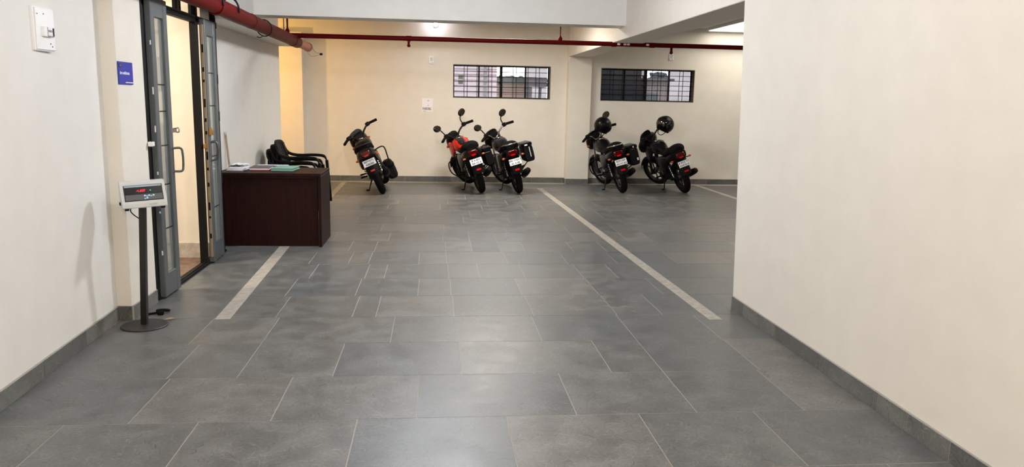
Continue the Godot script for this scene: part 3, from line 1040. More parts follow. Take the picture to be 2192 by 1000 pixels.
func armchair(label):
	# faces +z in its own frame, base on the floor
	var t = thing("plastic_armchair", label, "chair", Vector3.ZERO, 0, "stacked armchairs")
	# seat
	var st = S()
	var rings = []
	for i in 7:
		var v = float(i) / 6.0
		var r = []
		var z = lerp(-0.20, 0.24, v)
		for j in 9:
			var u = float(j) / 8.0 - 0.5
			r.append(Vector3(u * 0.46, 0.42 + 0.03 * pow(abs(u) * 2.0, 3.0) - 0.015 * (1.0 - abs(u) * 2.0) + (0.02 * v) - 0.05 * pow(max(v - 0.8, 0.0) * 5.0, 2.0), z))
		for j in range(8, -1, -1):
			r.append(r[j] - Vector3(0, 0.014, 0))
		rings.append(r)
	loft(st, rings)
	obj("seat", done(st), M.chair, t)
	# backrest: leaning, curved, with vertical slots cut as separate slats
	for k in 5:
		var u = (k - 2) * 0.088
		st = S()
		var rr = []
		for i in 6:
			var v = float(i) / 5.0
			var y = lerp(0.44, 0.82, v)
			var z = -0.20 - 0.13 * v + 0.5 * u * u
			var w = 0.0425
			rr.append([Vector3(u - w, y, z - 0.010), Vector3(u + w, y, z - 0.010), Vector3(u + w, y, z + 0.010), Vector3(u - w, y, z + 0.010)])
		loft(st, rr, true, true, -1)
		obj("back_slat", done(st), M.chair, t)
	var top = []
	for j in 11:
		var u = float(j) / 10.0 - 0.5
		top.append(Vector3(u * 0.48, 0.845 - 0.05 * pow(abs(u) * 2.0, 4.0), -0.335 + 0.11 * u * u))
	st = S()
	var rg = []
	for p in top:
		rg.append([p + Vector3(0, -0.04, 0.018), p + Vector3(0, -0.04, -0.006), p + Vector3(0, 0.015, -0.016), p + Vector3(0, 0.015, 0.004)])
	loft(st, rg, true, true, 2)
	obj("back_rail", done(st), M.chair, t)
	for s in [-1, 1]:
		# arm sweeping from the back down into the front leg
		st = S()
		var pts = bend([Vector3(s * 0.23, 0.80, -0.315), Vector3(s * 0.245, 0.68, -0.25), Vector3(s * 0.265, 0.645, -0.12), Vector3(s * 0.275, 0.65, 0.08), Vector3(s * 0.275, 0.635, 0.23), Vector3(s * 0.27, 0.56, 0.27)], 4)
		var ar = []
		for p in pts:
			ar.append([p + Vector3(-0.03, -0.024, 0), p + Vector3(0.03, -0.024, 0), p + Vector3(0.03, 0.012, 0.0), p + Vector3(-0.03, 0.012, 0)])
		loft(st, ar, true, true, 2)
		obj("armrest", done(st), M.chair, t)
		for e in [[Vector3(s * 0.27, 0.575, 0.268), Vector3(s * 0.285, 0.0, 0.31), 0.028], [Vector3(s * 0.23, 0.72, -0.285), Vector3(s * 0.27, 0.0, -0.30), 0.026]]:
			st = S()
			var lr = []
			for q in [e[0], e[1]]:
				var r2 = e[2]
				lr.append([q + Vector3(-r2, 0, -r2 * 0.6), q + Vector3(r2, 0, -r2 * 0.6), q + Vector3(r2, 0, r2 * 0.6), q + Vector3(-r2, 0, r2 * 0.6)])
			loft(st, lr, true, true, -1)
			obj("leg", done(st), M.chair, t)
		obj("seat_apron", cbox(Vector3(s * 0.255, 0.405, 0), Vector3(0.02, 0.05, 0.54), 0.004), M.chair, t)
	return t

# ------------------------------------------------------------------ weighing scale
func weighing_scale():
	var t = thing("weighing_scale", "grey electronic weighing display on a dark post with a round base", "scale", Vector3(-1.976, 0, -5.305))
	obj("base_disc", lathed([Vector2(0.15, 0.0), Vector2(0.15, 0.006), Vector2(0.145, 0.010), Vector2(0.03, 0.014)], Transform3D.IDENTITY, 36, -1), M.base, t)
	var top = Vector3(0.045, 0.82, 0.03)
	var st = S()
	var h = 0.019
	loft(st, [[Vector3(-h, 0.01, -h), Vector3(h, 0.01, -h), Vector3(h, 0.01, h), Vector3(-h, 0.01, h)], [top + Vector3(-h, 0, -h), top + Vector3(h, 0, -h), top + Vector3(h, 0, h), top + Vector3(-h, 0, h)]], true, true, -1)
	obj("post", done(st), M.post, t)
	# wedge-shaped head
	var hx = Transform3D(Basis(Vector3.UP, 0.46) * Basis(Vector3.BACK, 0.045), top + Vector3(0.01, 0.012, 0.0))
	var w = 0.268
	var prof = [Vector2(-0.075, 0.0), Vector2(0.075, 0.0), Vector2(0.08, 0.006), Vector2(0.078, 0.030), Vector2(0.026, 0.160), Vector2(0.016, 0.168), Vector2(-0.040, 0.168), Vector2(-0.070, 0.10)]
	# profile x is depth (front positive): extrude across the width
	var px = hx * Transform3D(Basis(Vector3(0, 0, 1), Vector3(0, 1, 0), Vector3(-1, 0, 0)), Vector3(w / 2, 0, 0))
	var head = obj("display_head", prism(prof, w, px), M.grey_plastic, t)
	# sloped face frame
	var sl = Vector2(0.026 - 0.078, 0.160 - 0.030)
	var ang = atan2(-sl.x, sl.y)
	var face = hx * Transform3D(Basis(Vector3.RIGHT, -ang), Vector3(0, 0.095, 0.052))
	obj("panel", cbox(Vector3(0, 0, 0.001), Vector3(0.232, 0.108, 0.004), 0.001), M.ink, head, face)
	obj("top_strip", cbox(Vector3(0, 0.045, 0.0035), Vector3(0.222, 0.012, 0.002), 0.0005), mat(Color(0.60, 0.66, 0.72), 0.35), head, face)
	obj("screen", cbox(Vector3(0, 0.014, 0.0035), Vector3(0.222, 0.044, 0.002), 0.0005), mat(Color(0.06, 0.06, 0.07), 0.2), head, face)
	obj("keypad", cbox(Vector3(0, -0.030, 0.0035), Vector3(0.222, 0.038, 0.002), 0.0005), mat(Color(0.32, 0.32, 0.34), 0.5), head, face)
	obj("display_digits", letters("-1.837", 0.019), glow(Color(1.0, 0.08, 0.16), 2.4), head, face * at(Vector3(-0.015, 0.013, 0.0052)))
	obj("display_symbol", letters("<", 0.018), glow(Color(0.1, 0.9, 0.4), 1.2), head, face * at(Vector3(0.042, 0.013, 0.0052)))
	var kc = [Color(0.80, 0.88, 0.92), Color(0.45, 0.75, 0.88)]
	for k in 7:
		var x = 0.005 + 0.013 * (k % 5)
		var y = -0.022 - 0.016 * floor(k / 5.0) - 0.004 * (k % 2)
		obj("key", cbox(Vector3(x, y, 0.006), Vector3(0.011, 0.010, 0.004), 0.001, face), mat(kc[k % 2], 0.4), head)
	var low = hx * at(Vector3(0.05, 0.018, 0.0805))
	obj("lettering", letters("ELECTRONIC", 0.009, 0.0005, "Droid Sans", false), mat(Color(0.42, 0.43, 0.45), 0.6), head, low)
	for s in [-1, 1]:
		obj("foot", lathed([Vector2(0.014, 0.002), Vector2(0.014, -0.014)], hx * at(Vector3(s * 0.108, 0, 0.055)), 12), M.rubber, t)
		obj("foot", lathed([Vector2(0.014, 0.002), Vector2(0.014, -0.014)], hx * at(Vector3(s * 0.108, 0, -0.055)), 12), M.rubber, t)
	obj("cable", tubes(bend([hx * Vector3(-0.08, 0.0, 0.0), hx * Vector3(-0.082, -0.03, 0.0), hx * Vector3(-0.06, -0.06, 0.0), Vector3(0.025, 0.735, 0.01)]), 0.0035, 6), M.rubber, t)
	obj("socket", cbox(Vector3(-w / 2 - 0.004, 0.025, -0.02), Vector3(0.010, 0.02, 0.03), 0.002, hx), M.dark_metal, t)
	# black lead lying by the post
	var c = thing("power_lead", "black lead coiled on the floor beside the scale base", "cable", Vector3(-1.98, 0, -5.62))
	obj("coil", tubes(bend([Vector3(-0.09, 0.008, 0.06), Vector3(-0.03, 0.008, 0.02), Vector3(0.03, 0.02, 0.0), Vector3(0.05, 0.012, -0.04), Vector3(0.01, 0.008, -0.07), Vector3(-0.03, 0.015, -0.03), Vector3(0.0, 0.02, 0.03)]), 0.008, 8), M.rubber, c)
	obj("plug", cbox(Vector3(0.02, 0.016, 0.045), Vector3(0.04, 0.03, 0.03), 0.005), M.rubber, c)

# ------------------------------------------------------------------ wall fittings
func wall_items():
	# frame with z' out of the left wall (towards +x), x' running to +(-z)
	var lw = Basis(Vector3(0.036, 0, -1).normalized(), Vector3.UP, Vector3(1, 0, 0.036).normalized())
	var t = thing("switch_box", "white switch plate with a small breaker on the left wall", "switch", Vector3(-2.176, 1.905, -4.62))
	t.basis = lw
	obj("back_box", cbox(Vector3(0, 0, 0.010), Vector3(0.205, 0.235, 0.022), 0.003), M.white_plastic, t)
	obj("face_plate", cbox(Vector3(0.004, 0, 0.024), Vector3(0.19, 0.222, 0.008), 0.003), M.white_plastic, t)
	var b = obj("breaker", cbox(Vector3(0.012, -0.012, 0.034), Vector3(0.10, 0.055, 0.02), 0.003), M.white_plastic, t)
	obj("lever_slot", cbox(Vector3(0.052, -0.012, 0.0445), Vector3(0.014, 0.045, 0.004), 0.001), M.ink, b)
	obj("breaker_label", cbox(Vector3(0.018, -0.011, 0.0445), Vector3(0.040, 0.036, 0.002), 0.0005), M.paper, b)
	obj("outline", cbox(Vector3(-0.008, -0.012, 0.0442), Vector3(0.003, 0.048, 0.002), 0.0005), M.ink, b)
	obj("outline", cbox(Vector3(0.020, -0.035, 0.0442), Vector3(0.056, 0.003, 0.002), 0.0005), M.ink, b)
	obj("lettering", letters("EXCO", 0.016), M.ink, b, at(Vector3(0.018, -0.008, 0.046)))
	for s in [Vector3(-0.075, 0.078, 0.028), Vector3(-0.01, 0.082, 0.028), Vector3(0.045, -0.075, 0.028), Vector3(0.062, -0.09, 0.028)]:
		obj("screw", lathed([Vector2(0.004, 0), Vector2(0.003, 0.002)], Transform3D(Basis(Vector3.RIGHT, PI / 2), s), 8), M.dark_metal, t)
	# blue sign
	t = thing("wall_sign", "small blue sign with white lettering on the door pier", "sign", Vector3(-2.109, 1.70, -5.592))
	t.basis = Basis(Vector3(0, 0, -1), Vector3.UP, Vector3(1, 0, 0))
	obj("board", cbox(Vector3(0, 0, 0.004), Vector3(0.245, 0.15, 0.007), 0.001), M.blue, t)
	obj("lettering", letters("Drs volidama", 0.026), M.white_plastic, t, at(Vector3(-0.02, 0.0, 0.0078)))
	obj("emblem", cbox(Vector3(-0.095, 0.048, 0.0085), Vector3(0.032, 0.026, 0.002), 0.0005), M.ink, t)
	obj("emblem", cbox(Vector3(-0.095, 0.050, 0.0098), Vector3(0.014, 0.014, 0.002), 0.0005), M.brass, t)
	obj("bottom_line", cbox(Vector3(0.05, -0.062, 0.0082), Vector3(0.13, 0.006, 0.001), 0.0003), M.white_plastic, t)
	# notice paper on the far wall
	t = thing("notice_paper", "white notice with a row of red print taped to the far wall", "notice", Vector3(-0.155, 1.452, -14.9))
	t.rotation.z = -0.02
	obj("sheet", cbox(Vector3(0, 0, 0.002), Vector3(0.205, 0.255, 0.002), 0.0005), M.paper, t)
	obj("lettering", letters("PARKING", 0.052, 0.0006), mat(Color(0.36, 0.16, 0.19), 0.7), t, at(Vector3(-0.012, -0.068, 0.0036), Basis.from_scale(Vector3(0.72, 1.25, 1.0))))
	obj("lettering", letters("NO", 0.022, 0.0006), M.ink, t, at(Vector3(0.012, 0.085, 0.0036)))
	obj("lettering", letters("2", 0.030, 0.0006), M.ink, t, at(Vector3(0.014, -0.005, 0.0036)))
	obj("lettering", letters("motor", 0.020, 0.0006), M.ink, t, at(Vector3(-0.055, -0.112, 0.0036)))
	# small sockets
	for e in [[Vector3(-0.088, 2.291, -14.9), "small white switch plate beside the left window"], [Vector3(4.53, 2.46, -14.9), "small white switch plate above the right window"]]:
		t = thing("wall_socket", e[1], "switch", e[0])
		obj("plate", cbox(Vector3(0, 0, 0.008), Vector3(0.088, 0.13, 0.016), 0.003), M.white_plastic, t)
		obj("rocker", cbox(Vector3(0.006, 0.018, 0.019), Vector3(0.04, 0.06, 0.008), 0.003), M.grey_plastic, t)
		obj("screw", lathed([Vector2(0.007, 0), Vector2(0.005, 0.003)], Transform3D(Basis(Vector3.RIGHT, PI / 2), Vector3(0.018, -0.045, 0.015)), 8), M.dark_metal, t)

# ------------------------------------------------------------------ motorcycles
func wheel(parent, called, c, r, tw, style, xf):
	# wheel in the y-z plane, axle along x
	var ax = Transform3D(Basis(Vector3.BACK, PI / 2), c)
	var st = S()
	var prof = []
	for k in 12:
		var a = TAU * k / 12
		prof.append(Vector2(r - tw * 0.5 - 0.004 + cos(a) * (tw * 0.5 + 0.004), sin(a) * tw * 0.5))
	lathe(st, prof, ax, 36, true)
	var w = obj(called, done(st), M.rubber, parent, xf)
	st = S()
	lathe(st, [Vector2(r - tw - 0.002, -0.030), Vector2(r - tw + 0.006, -0.034), Vector2(r - tw + 0.006, 0.034), Vector2(r - tw - 0.002, 0.030), Vector2(r - tw - 0.016, 0.0)], ax, 36, true)
	obj("rim", done(st), M.alloy if style == 0 else M.dark_metal, w)
	st = S()
	lathe(st, [Vector2(0.02, -0.06), Vector2(0.05, -0.055), Vector2(0.055, 0.0), Vector2(0.05, 0.055), Vector2(0.02, 0.06)], ax, 16)
	obj("hub", done(st), M.dark_metal, w)
	var n = 6 if style == 1 else 18
	for k in n:
		var a = TAU * k / n + 0.2
		var d = Vector3(0, cos(a), sin(a))
		if style == 1:
			obj("spoke", tubes([c + d * 0.045, c + d * (r - tw)], 0.013, 5), M.dark_metal, w)
		else:
			var s = 0.03 if k % 2 else -0.03
			obj("spoke", tubes([c + d * 0.045 + Vector3(s, 0, 0), c + d * (r - tw)], 0.0028, 4), M.chrome, w)
	return w

func fender(c, r, w, a0, a1, n = 12):
	# curved mudguard round an axle along x; angles from +z (rear) towards +y
	var st = S()
	var rings = []
	for i in n + 1:
		var a = lerp(a0, a1, float(i) / n)
		var d = Vector3(0, sin(a), cos(a))
		var rr = []
		for j in 7:
			var u = float(j) / 6.0 * 2.0 - 1.0
			rr.append(c + d * (r - 0.035 * u * u) + Vector3(u * w / 2, 0, 0))
		for j in range(6, -1, -1):
			rr.append(rr[j] - d * 0.005)
		rings.append(rr)
	loft(st, rings)
	return done(st)

func bike(o):
	var t = thing("motorcycle", o.label, "motorcycle", o.at, 0.0, "motorcycles parked along the far wall")
	var lean = deg_to_rad(o.lean)
	t.basis = Basis(Vector3.UP, deg_to_rad(o.yaw)) * Basis(Vector3.BACK, lean)
	var I = Transform3D.IDENTITY
	var H = Vector3(0, 0.88, -0.97)
	var ua = Vector3(0, 0.57, 0.29).normalized()
	var T = Transform3D(Basis(), H) * Transform3D(Basis(ua, deg_to_rad(o.steer)), Vector3.ZERO) * Transform3D(Basis(), -H)
	var R = Vector3(0, 0.30, 0)
	var F = Vector3(0, 0.30, -1.26)
	wheel(t, "rear_wheel", R, 0.30, 0.115, o.alloy, I)
	wheel(t, "front_wheel", F, 0.30, 0.092, o.alloy, T)
	var body = o.body
	# frame and swing arm
	for s in [-1, 1]:
		obj("swing_arm", tubes([Vector3(s * 0.085, 0.30, 0.03), Vector3(s * 0.075, 0.34, -0.46)], 0.020), M.dark_metal, t)
		var sh = obj("shock_absorber", tubes([Vector3(s * 0.12, 0.33, -0.02), Vector3(s * 0.12, 0.70, -0.17)], 0.014), M.chrome, t)
		var cp = []
		for k in 49:
			var f = k / 48.0
			var a = TAU * 7 * f
			cp.append(Vector3(s * 0.12, 0.40, -0.05).lerp(Vector3(s * 0.12, 0.66, -0.155), f) + Vector3(cos(a) * 0.026, 0, sin(a) * 0.026))
		obj("spring", tubes(cp, 0.0055, 5), M.dark_metal, sh)
		obj("seat_rail", tubes([Vector3(s * 0.09, 0.66, -0.45), Vector3(s * 0.10, 0.69, 0.15)], 0.014), M.dark_metal, t)
		obj("foot_peg", tubes([Vector3(s * 0.10, 0.33, -0.50), Vector3(s * 0.27, 0.34, -0.50)], 0.014), M.rubber, t)
		obj("rear_peg", tubes([Vector3(s * 0.10, 0.40, -0.18), Vector3(s * 0.24, 0.42, -0.16)], 0.013), M.rubber, t)
		obj("side_panel", hull([[-0.50, 0.012, 0.52, 0.66, s * 0.135], [-0.42, 0.032, 0.44, 0.71, s * 0.145], [-0.22, 0.032, 0.47, 0.73, s * 0.155], [-0.05, 0.016, 0.57, 0.73, s * 0.145]], 12), body, t)
	obj("frame_tube", tubes(bend([H + Vector3(0, -0.06, 0), Vector3(0, 0.55, -0.86), Vector3(0, 0.30, -0.78), Vector3(0, 0.22, -0.6), Vector3(0, 0.24, -0.40), Vector3(0, 0.66, -0.42)]), 0.022), M.dark_metal, t)
	# engine
	var en = obj("engine", hull([[-0.78, 0.06, 0.27, 0.42], [-0.74, 0.105, 0.23, 0.46], [-0.60, 0.125, 0.21, 0.48], [-0.45, 0.115, 0.22, 0.46], [-0.38, 0.08, 0.26, 0.42]], 14, 3.5), M.dark_metal, t)
	for k in 7:
		obj("cooling_fin", cbox(Vector3(0, 0.47 + 0.024 * k, -0.66 - 0.012 * k), Vector3(0.17, 0.010, 0.18), 0.003), M.dark_metal, en)
	for s in [-1, 1]:
		obj("engine_cover", lathed([Vector2(0.09, 0), Vector2(0.09, 0.02), Vector2(0.06, 0.04), Vector2(0.005, 0.045)], Transform3D(Basis(Vector3.BACK, -s * PI / 2), Vector3(s * 0.11, 0.34, -0.58)), 18), M.alloy if o.alloy == 0 else M.dark_metal, en)
	# exhaust on the right side
	obj("exhaust_pipe", tubes(bend([Vector3(0.05, 0.50, -0.76), Vector3(0.09, 0.36, -0.84), Vector3(0.13, 0.25, -0.72), Vector3(0.155, 0.235, -0.40), Vector3(0.165, 0.26, -0.12)]), 0.019), M.dark_metal, t)
	var mf = obj("muffler", lathed([Vector2(0.025, 0), Vector2(0.052, 0.06), Vector2(0.056, 0.30), Vector2(0.050, 0.42), Vector2(0.02, 0.44)], along(Vector3(0.165, 0.26, -0.13), Vector3(0.19, 0.40, 0.32)), 18), M.black_plastic, t)
	obj("heat_shield", lathed([Vector2(0.058, 0.08), Vector2(0.060, 0.10), Vector2(0.060, 0.26), Vector2(0.058, 0.28)], along(Vector3(0.168, 0.265, -0.13), Vector3(0.193, 0.405, 0.32)), 18), M.dark_metal if o.alloy else M.alloy, mf)
	obj("chain_cover", cbox(Vector3(-0.10, 0.345, -0.22), Vector3(0.03, 0.09, 0.48), 0.012), M.black_plastic, t)
	# stand on the left, its foot on the ground of the leaning bike
	var tl = tan(lean)
	obj("side_stand", tubes([Vector3(-0.10, 0.26, -0.55), Vector3(-0.22, 0.22 * tl + 0.012, -0.42), Vector3(-0.265, 0.265 * tl + 0.010, -0.40)], 0.013), M.dark_metal, t)
	# tank, seat, tail
	var tk = obj("fuel_tank", hull([[-0.93, 0.06, 0.80, 0.88], [-0.88, 0.115, 0.74, 0.925], [-0.74, 0.148, 0.70, 0.95], [-0.58, 0.130, 0.70, 0.915], [-0.45, 0.09, 0.72, 0.85], [-0.40, 0.06, 0.74, 0.81]], 18), o.tank, t)
	obj("filler_cap", lathed([Vector2(0.04, 0), Vector2(0.038, 0.012), Vector2(0.005, 0.014)], at(Vector3(0, 0.944, -0.72)), 14), M.chrome, tk)
	if o.has("pad"):
		obj("tank_pad", hull([[-0.90, 0.04, 0.86, 0.925], [-0.80, 0.085, 0.84, 0.957], [-0.66, 0.085, 0.82, 0.948], [-0.52, 0.07, 0.80, 0.905], [-0.44, 0.05, 0.80, 0.862]], 14), M.black_gloss, tk)
	if o.has("shroud"):
		for s in [-1, 1]:
			obj("tank_shroud", hull([[-1.02, 0.008, 0.70, 0.86, s * 0.12], [-0.95, 0.03, 0.60, 0.90, s * 0.155], [-0.80, 0.03, 0.66, 0.90, s * 0.15], [-0.70, 0.01, 0.72, 0.86, s * 0.14]], 12), o.shroud, tk)
	obj("seat", hull([[-0.50, 0.08, 0.75, 0.81], [-0.44, 0.12, 0.73, 0.81], [-0.25, 0.15, 0.72, 0.80], [-0.08, 0.165, 0.72, 0.83], [0.06, 0.165, 0.72, 0.895], [0.16, 0.155, 0.735, 0.935], [0.24, 0.125, 0.76, 0.925], [0.275, 0.07, 0.79, 0.89]], 20, 2.1), M.seat, t)
	var tc = obj("tail_cowl", hull([[-0.24, 0.14, 0.60, 0.735], [-0.05, 0.16, 0.60, 0.755], [0.10, 0.16, 0.625, 0.80], [0.22, 0.135, 0.655, 0.835], [0.285, 0.11, 0.67, 0.82]], 18, 3.0), body, t)
	obj("tail_light", hull([[0.27, 0.085, 0.685, 0.790], [0.295, 0.082, 0.69, 0.790], [0.308, 0.065, 0.70, 0.775]], 14, 4.0), M.dark_red_lens, tc)
	obj("brake_lens", hull([[0.30, 0.042, 0.690, 0.720], [0.315, 0.038, 0.693, 0.718]], 12, 4.0), M.red_lens, tc)
	# rear mudguard
	var st = S()
	var rings = []
	for p in bend([Vector3(0, 0.70, 0.10), Vector3(0, 0.66, 0.27), Vector3(0, 0.57, 0.325), Vector3(0, 0.46, 0.355), Vector3(0, 0.39, 0.362)], 3):
		var rr = []
		for j in 7:
			var u = float(j) / 6.0 * 2.0 - 1.0
			rr.append(p + Vector3(u * 0.098, -0.004, -0.04 * u * u))
		for j in range(6, -1, -1):
			rr.append(rr[j] + Vector3(0, -0.003, -0.006))
		rings.append(rr)
	loft(st, rings)
	var rf = obj("rear_mudguard", done(st), M.black_plastic, t)
	obj("reflector", cbox(Vector3.ZERO, Vector3(0.075, 0.028, 0.012), 0.004), M.red_lens, rf, Transform3D(Basis(Vector3.RIGHT, -0.15), Vector3(0, 0.455, 0.366)))
	# plate
	var pf = Transform3D(Basis(Vector3.RIGHT, -0.30), Vector3(0, 0.590, 0.345))
	var np = obj("number_plate", cbox(Vector3.ZERO, Vector3(0.205, 0.105, 0.004), 0.0015), M.plate, t, pf)
	obj("lettering", letters(o.text[0], 0.046), M.ink, np, at(Vector3(0, 0.024, 0.003)))
	obj("lettering", letters(o.text[1], 0.044), M.ink, np, at(Vector3(0, -0.026, 0.003)))
	obj("plate_bracket", cbox(Vector3(0, 0.02, -0.02), Vector3(0.10, 0.06, 0.035), 0.004), M.black_plastic, t, pf)
	# indicators
	for s in [-1, 1]:
		var ri = obj("rear_indicator", tubes([Vector3(s * 0.06, 0.665, 0.25), Vector3(s * 0.145, 0.668, 0.255)], 0.009, 6), M.rubber, t)
		obj("lens", balls(Vector3(s * 0.168, 0.67, 0.258), Vector3(0.030, 0.018, 0.017), 12, 8), M.amber, ri)
		var fi = obj("front_indicator", tubes([Vector3(s * 0.08, 0.87, -1.06), Vector3(s * 0.15, 0.865, -1.06)], 0.009, 6), M.rubber, t, T)
		obj("lens", balls(Vector3(s * 0.175, 0.865, -1.06), Vector3(0.036, 0.024, 0.022), 12, 8), M.amber, fi)
	# grab rail
	if o.rail:
		obj("grab_rail", tubes(bend([Vector3(-0.135, 0.76, -0.08), Vector3(-0.14, 0.84, 0.08), Vector3(-0.12, 0.875, 0.22), Vector3(-0.05, 0.885, 0.31), Vector3(0.05, 0.885, 0.31), Vector3(0.12, 0.875, 0.22), Vector3(0.14, 0.84, 0.08), Vector3(0.135, 0.76, -0.08)], 4), 0.012), M.chrome if o.rail == 2 else M.dark_metal, t)
	# front end
	for s in [-1, 1]:
		var fk = obj("fork_leg", tubes([Vector3(s * 0.085, 0.90, -0.99), Vector3(s * 0.085, 0.58, -1.15)], 0.017, 10), M.chrome, t, T)
		obj("fork_slider", tubes([Vector3(s * 0.085, 0.62, -1.13), Vector3(s * 0.085, 0.28, -1.275)], 0.026, 10), M.dark_metal if o.alloy else M.alloy, fk)
	obj("front_mudguard", fender(F, 0.335, 0.12, deg_to_rad(5), deg_to_rad(160)), o.fend, t, T)
	obj("triple_clamp", cbox(Vector3(0, 0.915, -0.985), Vector3(0.22, 0.03, 0.06), 0.008), M.dark_metal, t, T)
	var hd = o.cowl
	var head = obj("headlight_cowl", hull([[-0.98, 0.10 * hd, 0.90, 1.02], [-1.03, 0.14 * hd, 0.82, 1.04 + 0.05 * (hd - 1.0)], [-1.10, 0.145 * hd, 0.76, 1.03], [-1.17, 0.115 * hd, 0.77, 0.96], [-1.20, 0.06 * hd, 0.80, 0.92]], 16), body, t, T)
	obj("headlight_lens", balls(Vector3(0, 0.86, -1.18), Vector3(0.085, 0.07, 0.045), 14, 8), M.clear_lens, head)
	obj("instruments", hull([[-0.955, 0.085, 0.95, 1.02], [-1.0, 0.10, 0.96, 1.055], [-1.05, 0.085, 0.98, 1.065]], 14, 3.5), M.black_plastic, t, T)
	if o.has("screen"):
		obj("fly_screen", hull([[-1.00, 0.11, 0.98, 1.10 + o.screen], [-1.04, 0.15, 0.90, 1.10 + o.screen * 0.8], [-1.12, 0.16, 0.80, 1.02 + o.screen * 0.4], [-1.22, 0.10, 0.78, 0.94]], 16), M.black_gloss, t, T)
	var hb = obj("handlebar", tubes(bend([Vector3(-0.37, 1.05, -0.80), Vector3(-0.24, 1.075, -0.86), Vector3(-0.12, 1.02, -0.92), Vector3(-0.05, 0.945, -0.96), Vector3(0.05, 0.945, -0.96), Vector3(0.12, 1.02, -0.92), Vector3(0.24, 1.075, -0.86), Vector3(0.37, 1.05, -0.80)], 4), 0.016), M.chrome if o.rail == 2 else M.dark_metal, t, T)
	for s in [-1, 1]:
		obj("grip", tubes([Vector3(s * 0.26, 1.072, -0.85), Vector3(s * 0.39, 1.046, -0.79)], 0.024, 10), M.rubber, hb)
		obj("switch_cluster", cbox(Vector3(s * 0.225, 1.075, -0.865), Vector3(0.07, 0.07, 0.07), 0.014), M.black_plastic, hb)
		obj("lever", tubes(bend([Vector3(s * 0.22, 1.07, -0.90), Vector3(s * 0.29, 1.055, -0.91), Vector3(s * 0.38, 1.03, -0.86)]), 0.007, 6), M.alloy, hb)
		if o.mirrors[0 if s < 0 else 1]:
			var mr = obj("mirror", tubes(bend([Vector3(s * 0.22, 1.08, -0.87), Vector3(s * 0.23, 1.16, -0.90), Vector3(s * 0.25, 1.21, -0.90), Vector3(s * 0.29, 1.25, -0.88)]), 0.010, 6), M.black_plastic, t, T)
			var q = Transform3D(Basis(Vector3.UP, s * -0.1) * Basis(Vector3.BACK, s * 0.3), Vector3(s * 0.31, 1.275, -0.875))
			var ms = S()
			ball(ms, Vector3.ZERO, Vector3(0.082, 0.06, 0.030), q, 18, 8)
			obj("mirror_shell", done(ms), M.black_plastic, mr)
			ms = S()
			loft(ms, [ring(Vector3(0, 0, 0.016), 0.070, 0.050, 18, 2.2), ring(Vector3(0, 0, 0.032), 0.066, 0.046, 18, 2.2)])
			obj("mirror_glass", done(ms), M.mirror, mr, q)
	if o.guard:
		for s in [-1, 1]:
			obj("crash_guard", tubes(bend([Vector3(s * 0.04, 0.60, -0.86), Vector3(s * 0.20, 0.58, -0.86), Vector3(s * 0.29, 0.54, -0.84), Vector3(s * 0.30, 0.40, -0.80), Vector3(s * 0.22, 0.30, -0.78), Vector3(s * 0.05, 0.27, -0.74)]), 0.012), M.black_iron, t)
	if o.has("saree"):
		obj("leg_guard", tubes(bend([Vector3(0.12, 0.70, 0.10), Vector3(0.20, 0.735, 0.10), Vector3(0.29, 0.735, 0.08), Vector3(0.315, 0.68, 0.06), Vector3(0.30, 0.52, 0.02), Vector3(0.29, 0.42, -0.04), Vector3(0.20, 0.36, -0.10)]), 0.011), M.dark_metal, t)
		obj("leg_guard_stay", tubes([Vector3(0.13, 0.66, 0.13), Vector3(0.19, 0.40, 0.05)], 0.012), M.alloy, t)
		obj("foot_board", cbox(Vector3(0.27, 0.38, -0.30), Vector3(0.16, 0.05, 0.30), 0.015), M.black_plastic, t)
		obj("side_box", hull([[-0.52, 0.05, 0.20, 0.42, 0.24], [-0.45, 0.09, 0.16, 0.48, 0.25], [-0.25, 0.09, 0.14, 0.46, 0.26], [-0.18, 0.05, 0.18, 0.40, 0.26]], 14, 3.5), M.black_plastic, t)
	if o.has("pannier"):
		var pn = o.pannier
		var pb = obj("pannier", hull([[pn.z - 0.19, pn.w * 0.80, pn.y0 + 0.02, pn.y1 - 0.05, pn.x], [pn.z - 0.17, pn.w, pn.y0, pn.y1 - 0.045, pn.x], [pn.z + 0.16, pn.w, pn.y0, pn.y1 - 0.045, pn.x], [pn.z + 0.19, pn.w * 0.85, pn.y0 + 0.02, pn.y1 - 0.05, pn.x]], 20, 5.0), M.black_plastic, t)
		obj("lid", hull([[pn.z - 0.195, pn.w * 0.85, pn.y1 - 0.06, pn.y1 - 0.01, pn.x], [pn.z - 0.17, pn.w * 1.04, pn.y1 - 0.07, pn.y1, pn.x], [pn.z + 0.165, pn.w * 1.04, pn.y1 - 0.07, pn.y1, pn.x], [pn.z + 0.197, pn.w * 0.9, pn.y1 - 0.06, pn.y1 - 0.01, pn.x]], 20, 4.0), M.black_gloss, pb)
		obj("pannier_stay", tubes([Vector3(0.10, 0.66, pn.z), Vector3(pn.x - pn.w + 0.01, 0.66, pn.z)], 0.012), M.dark_metal, t)
		obj("pannier_stay", tubes([Vector3(0.12, 0.36, 0.0), Vector3(pn.x - 0.02, pn.y0 + 0.03, pn.z + 0.1)], 0.010), M.alloy, t)
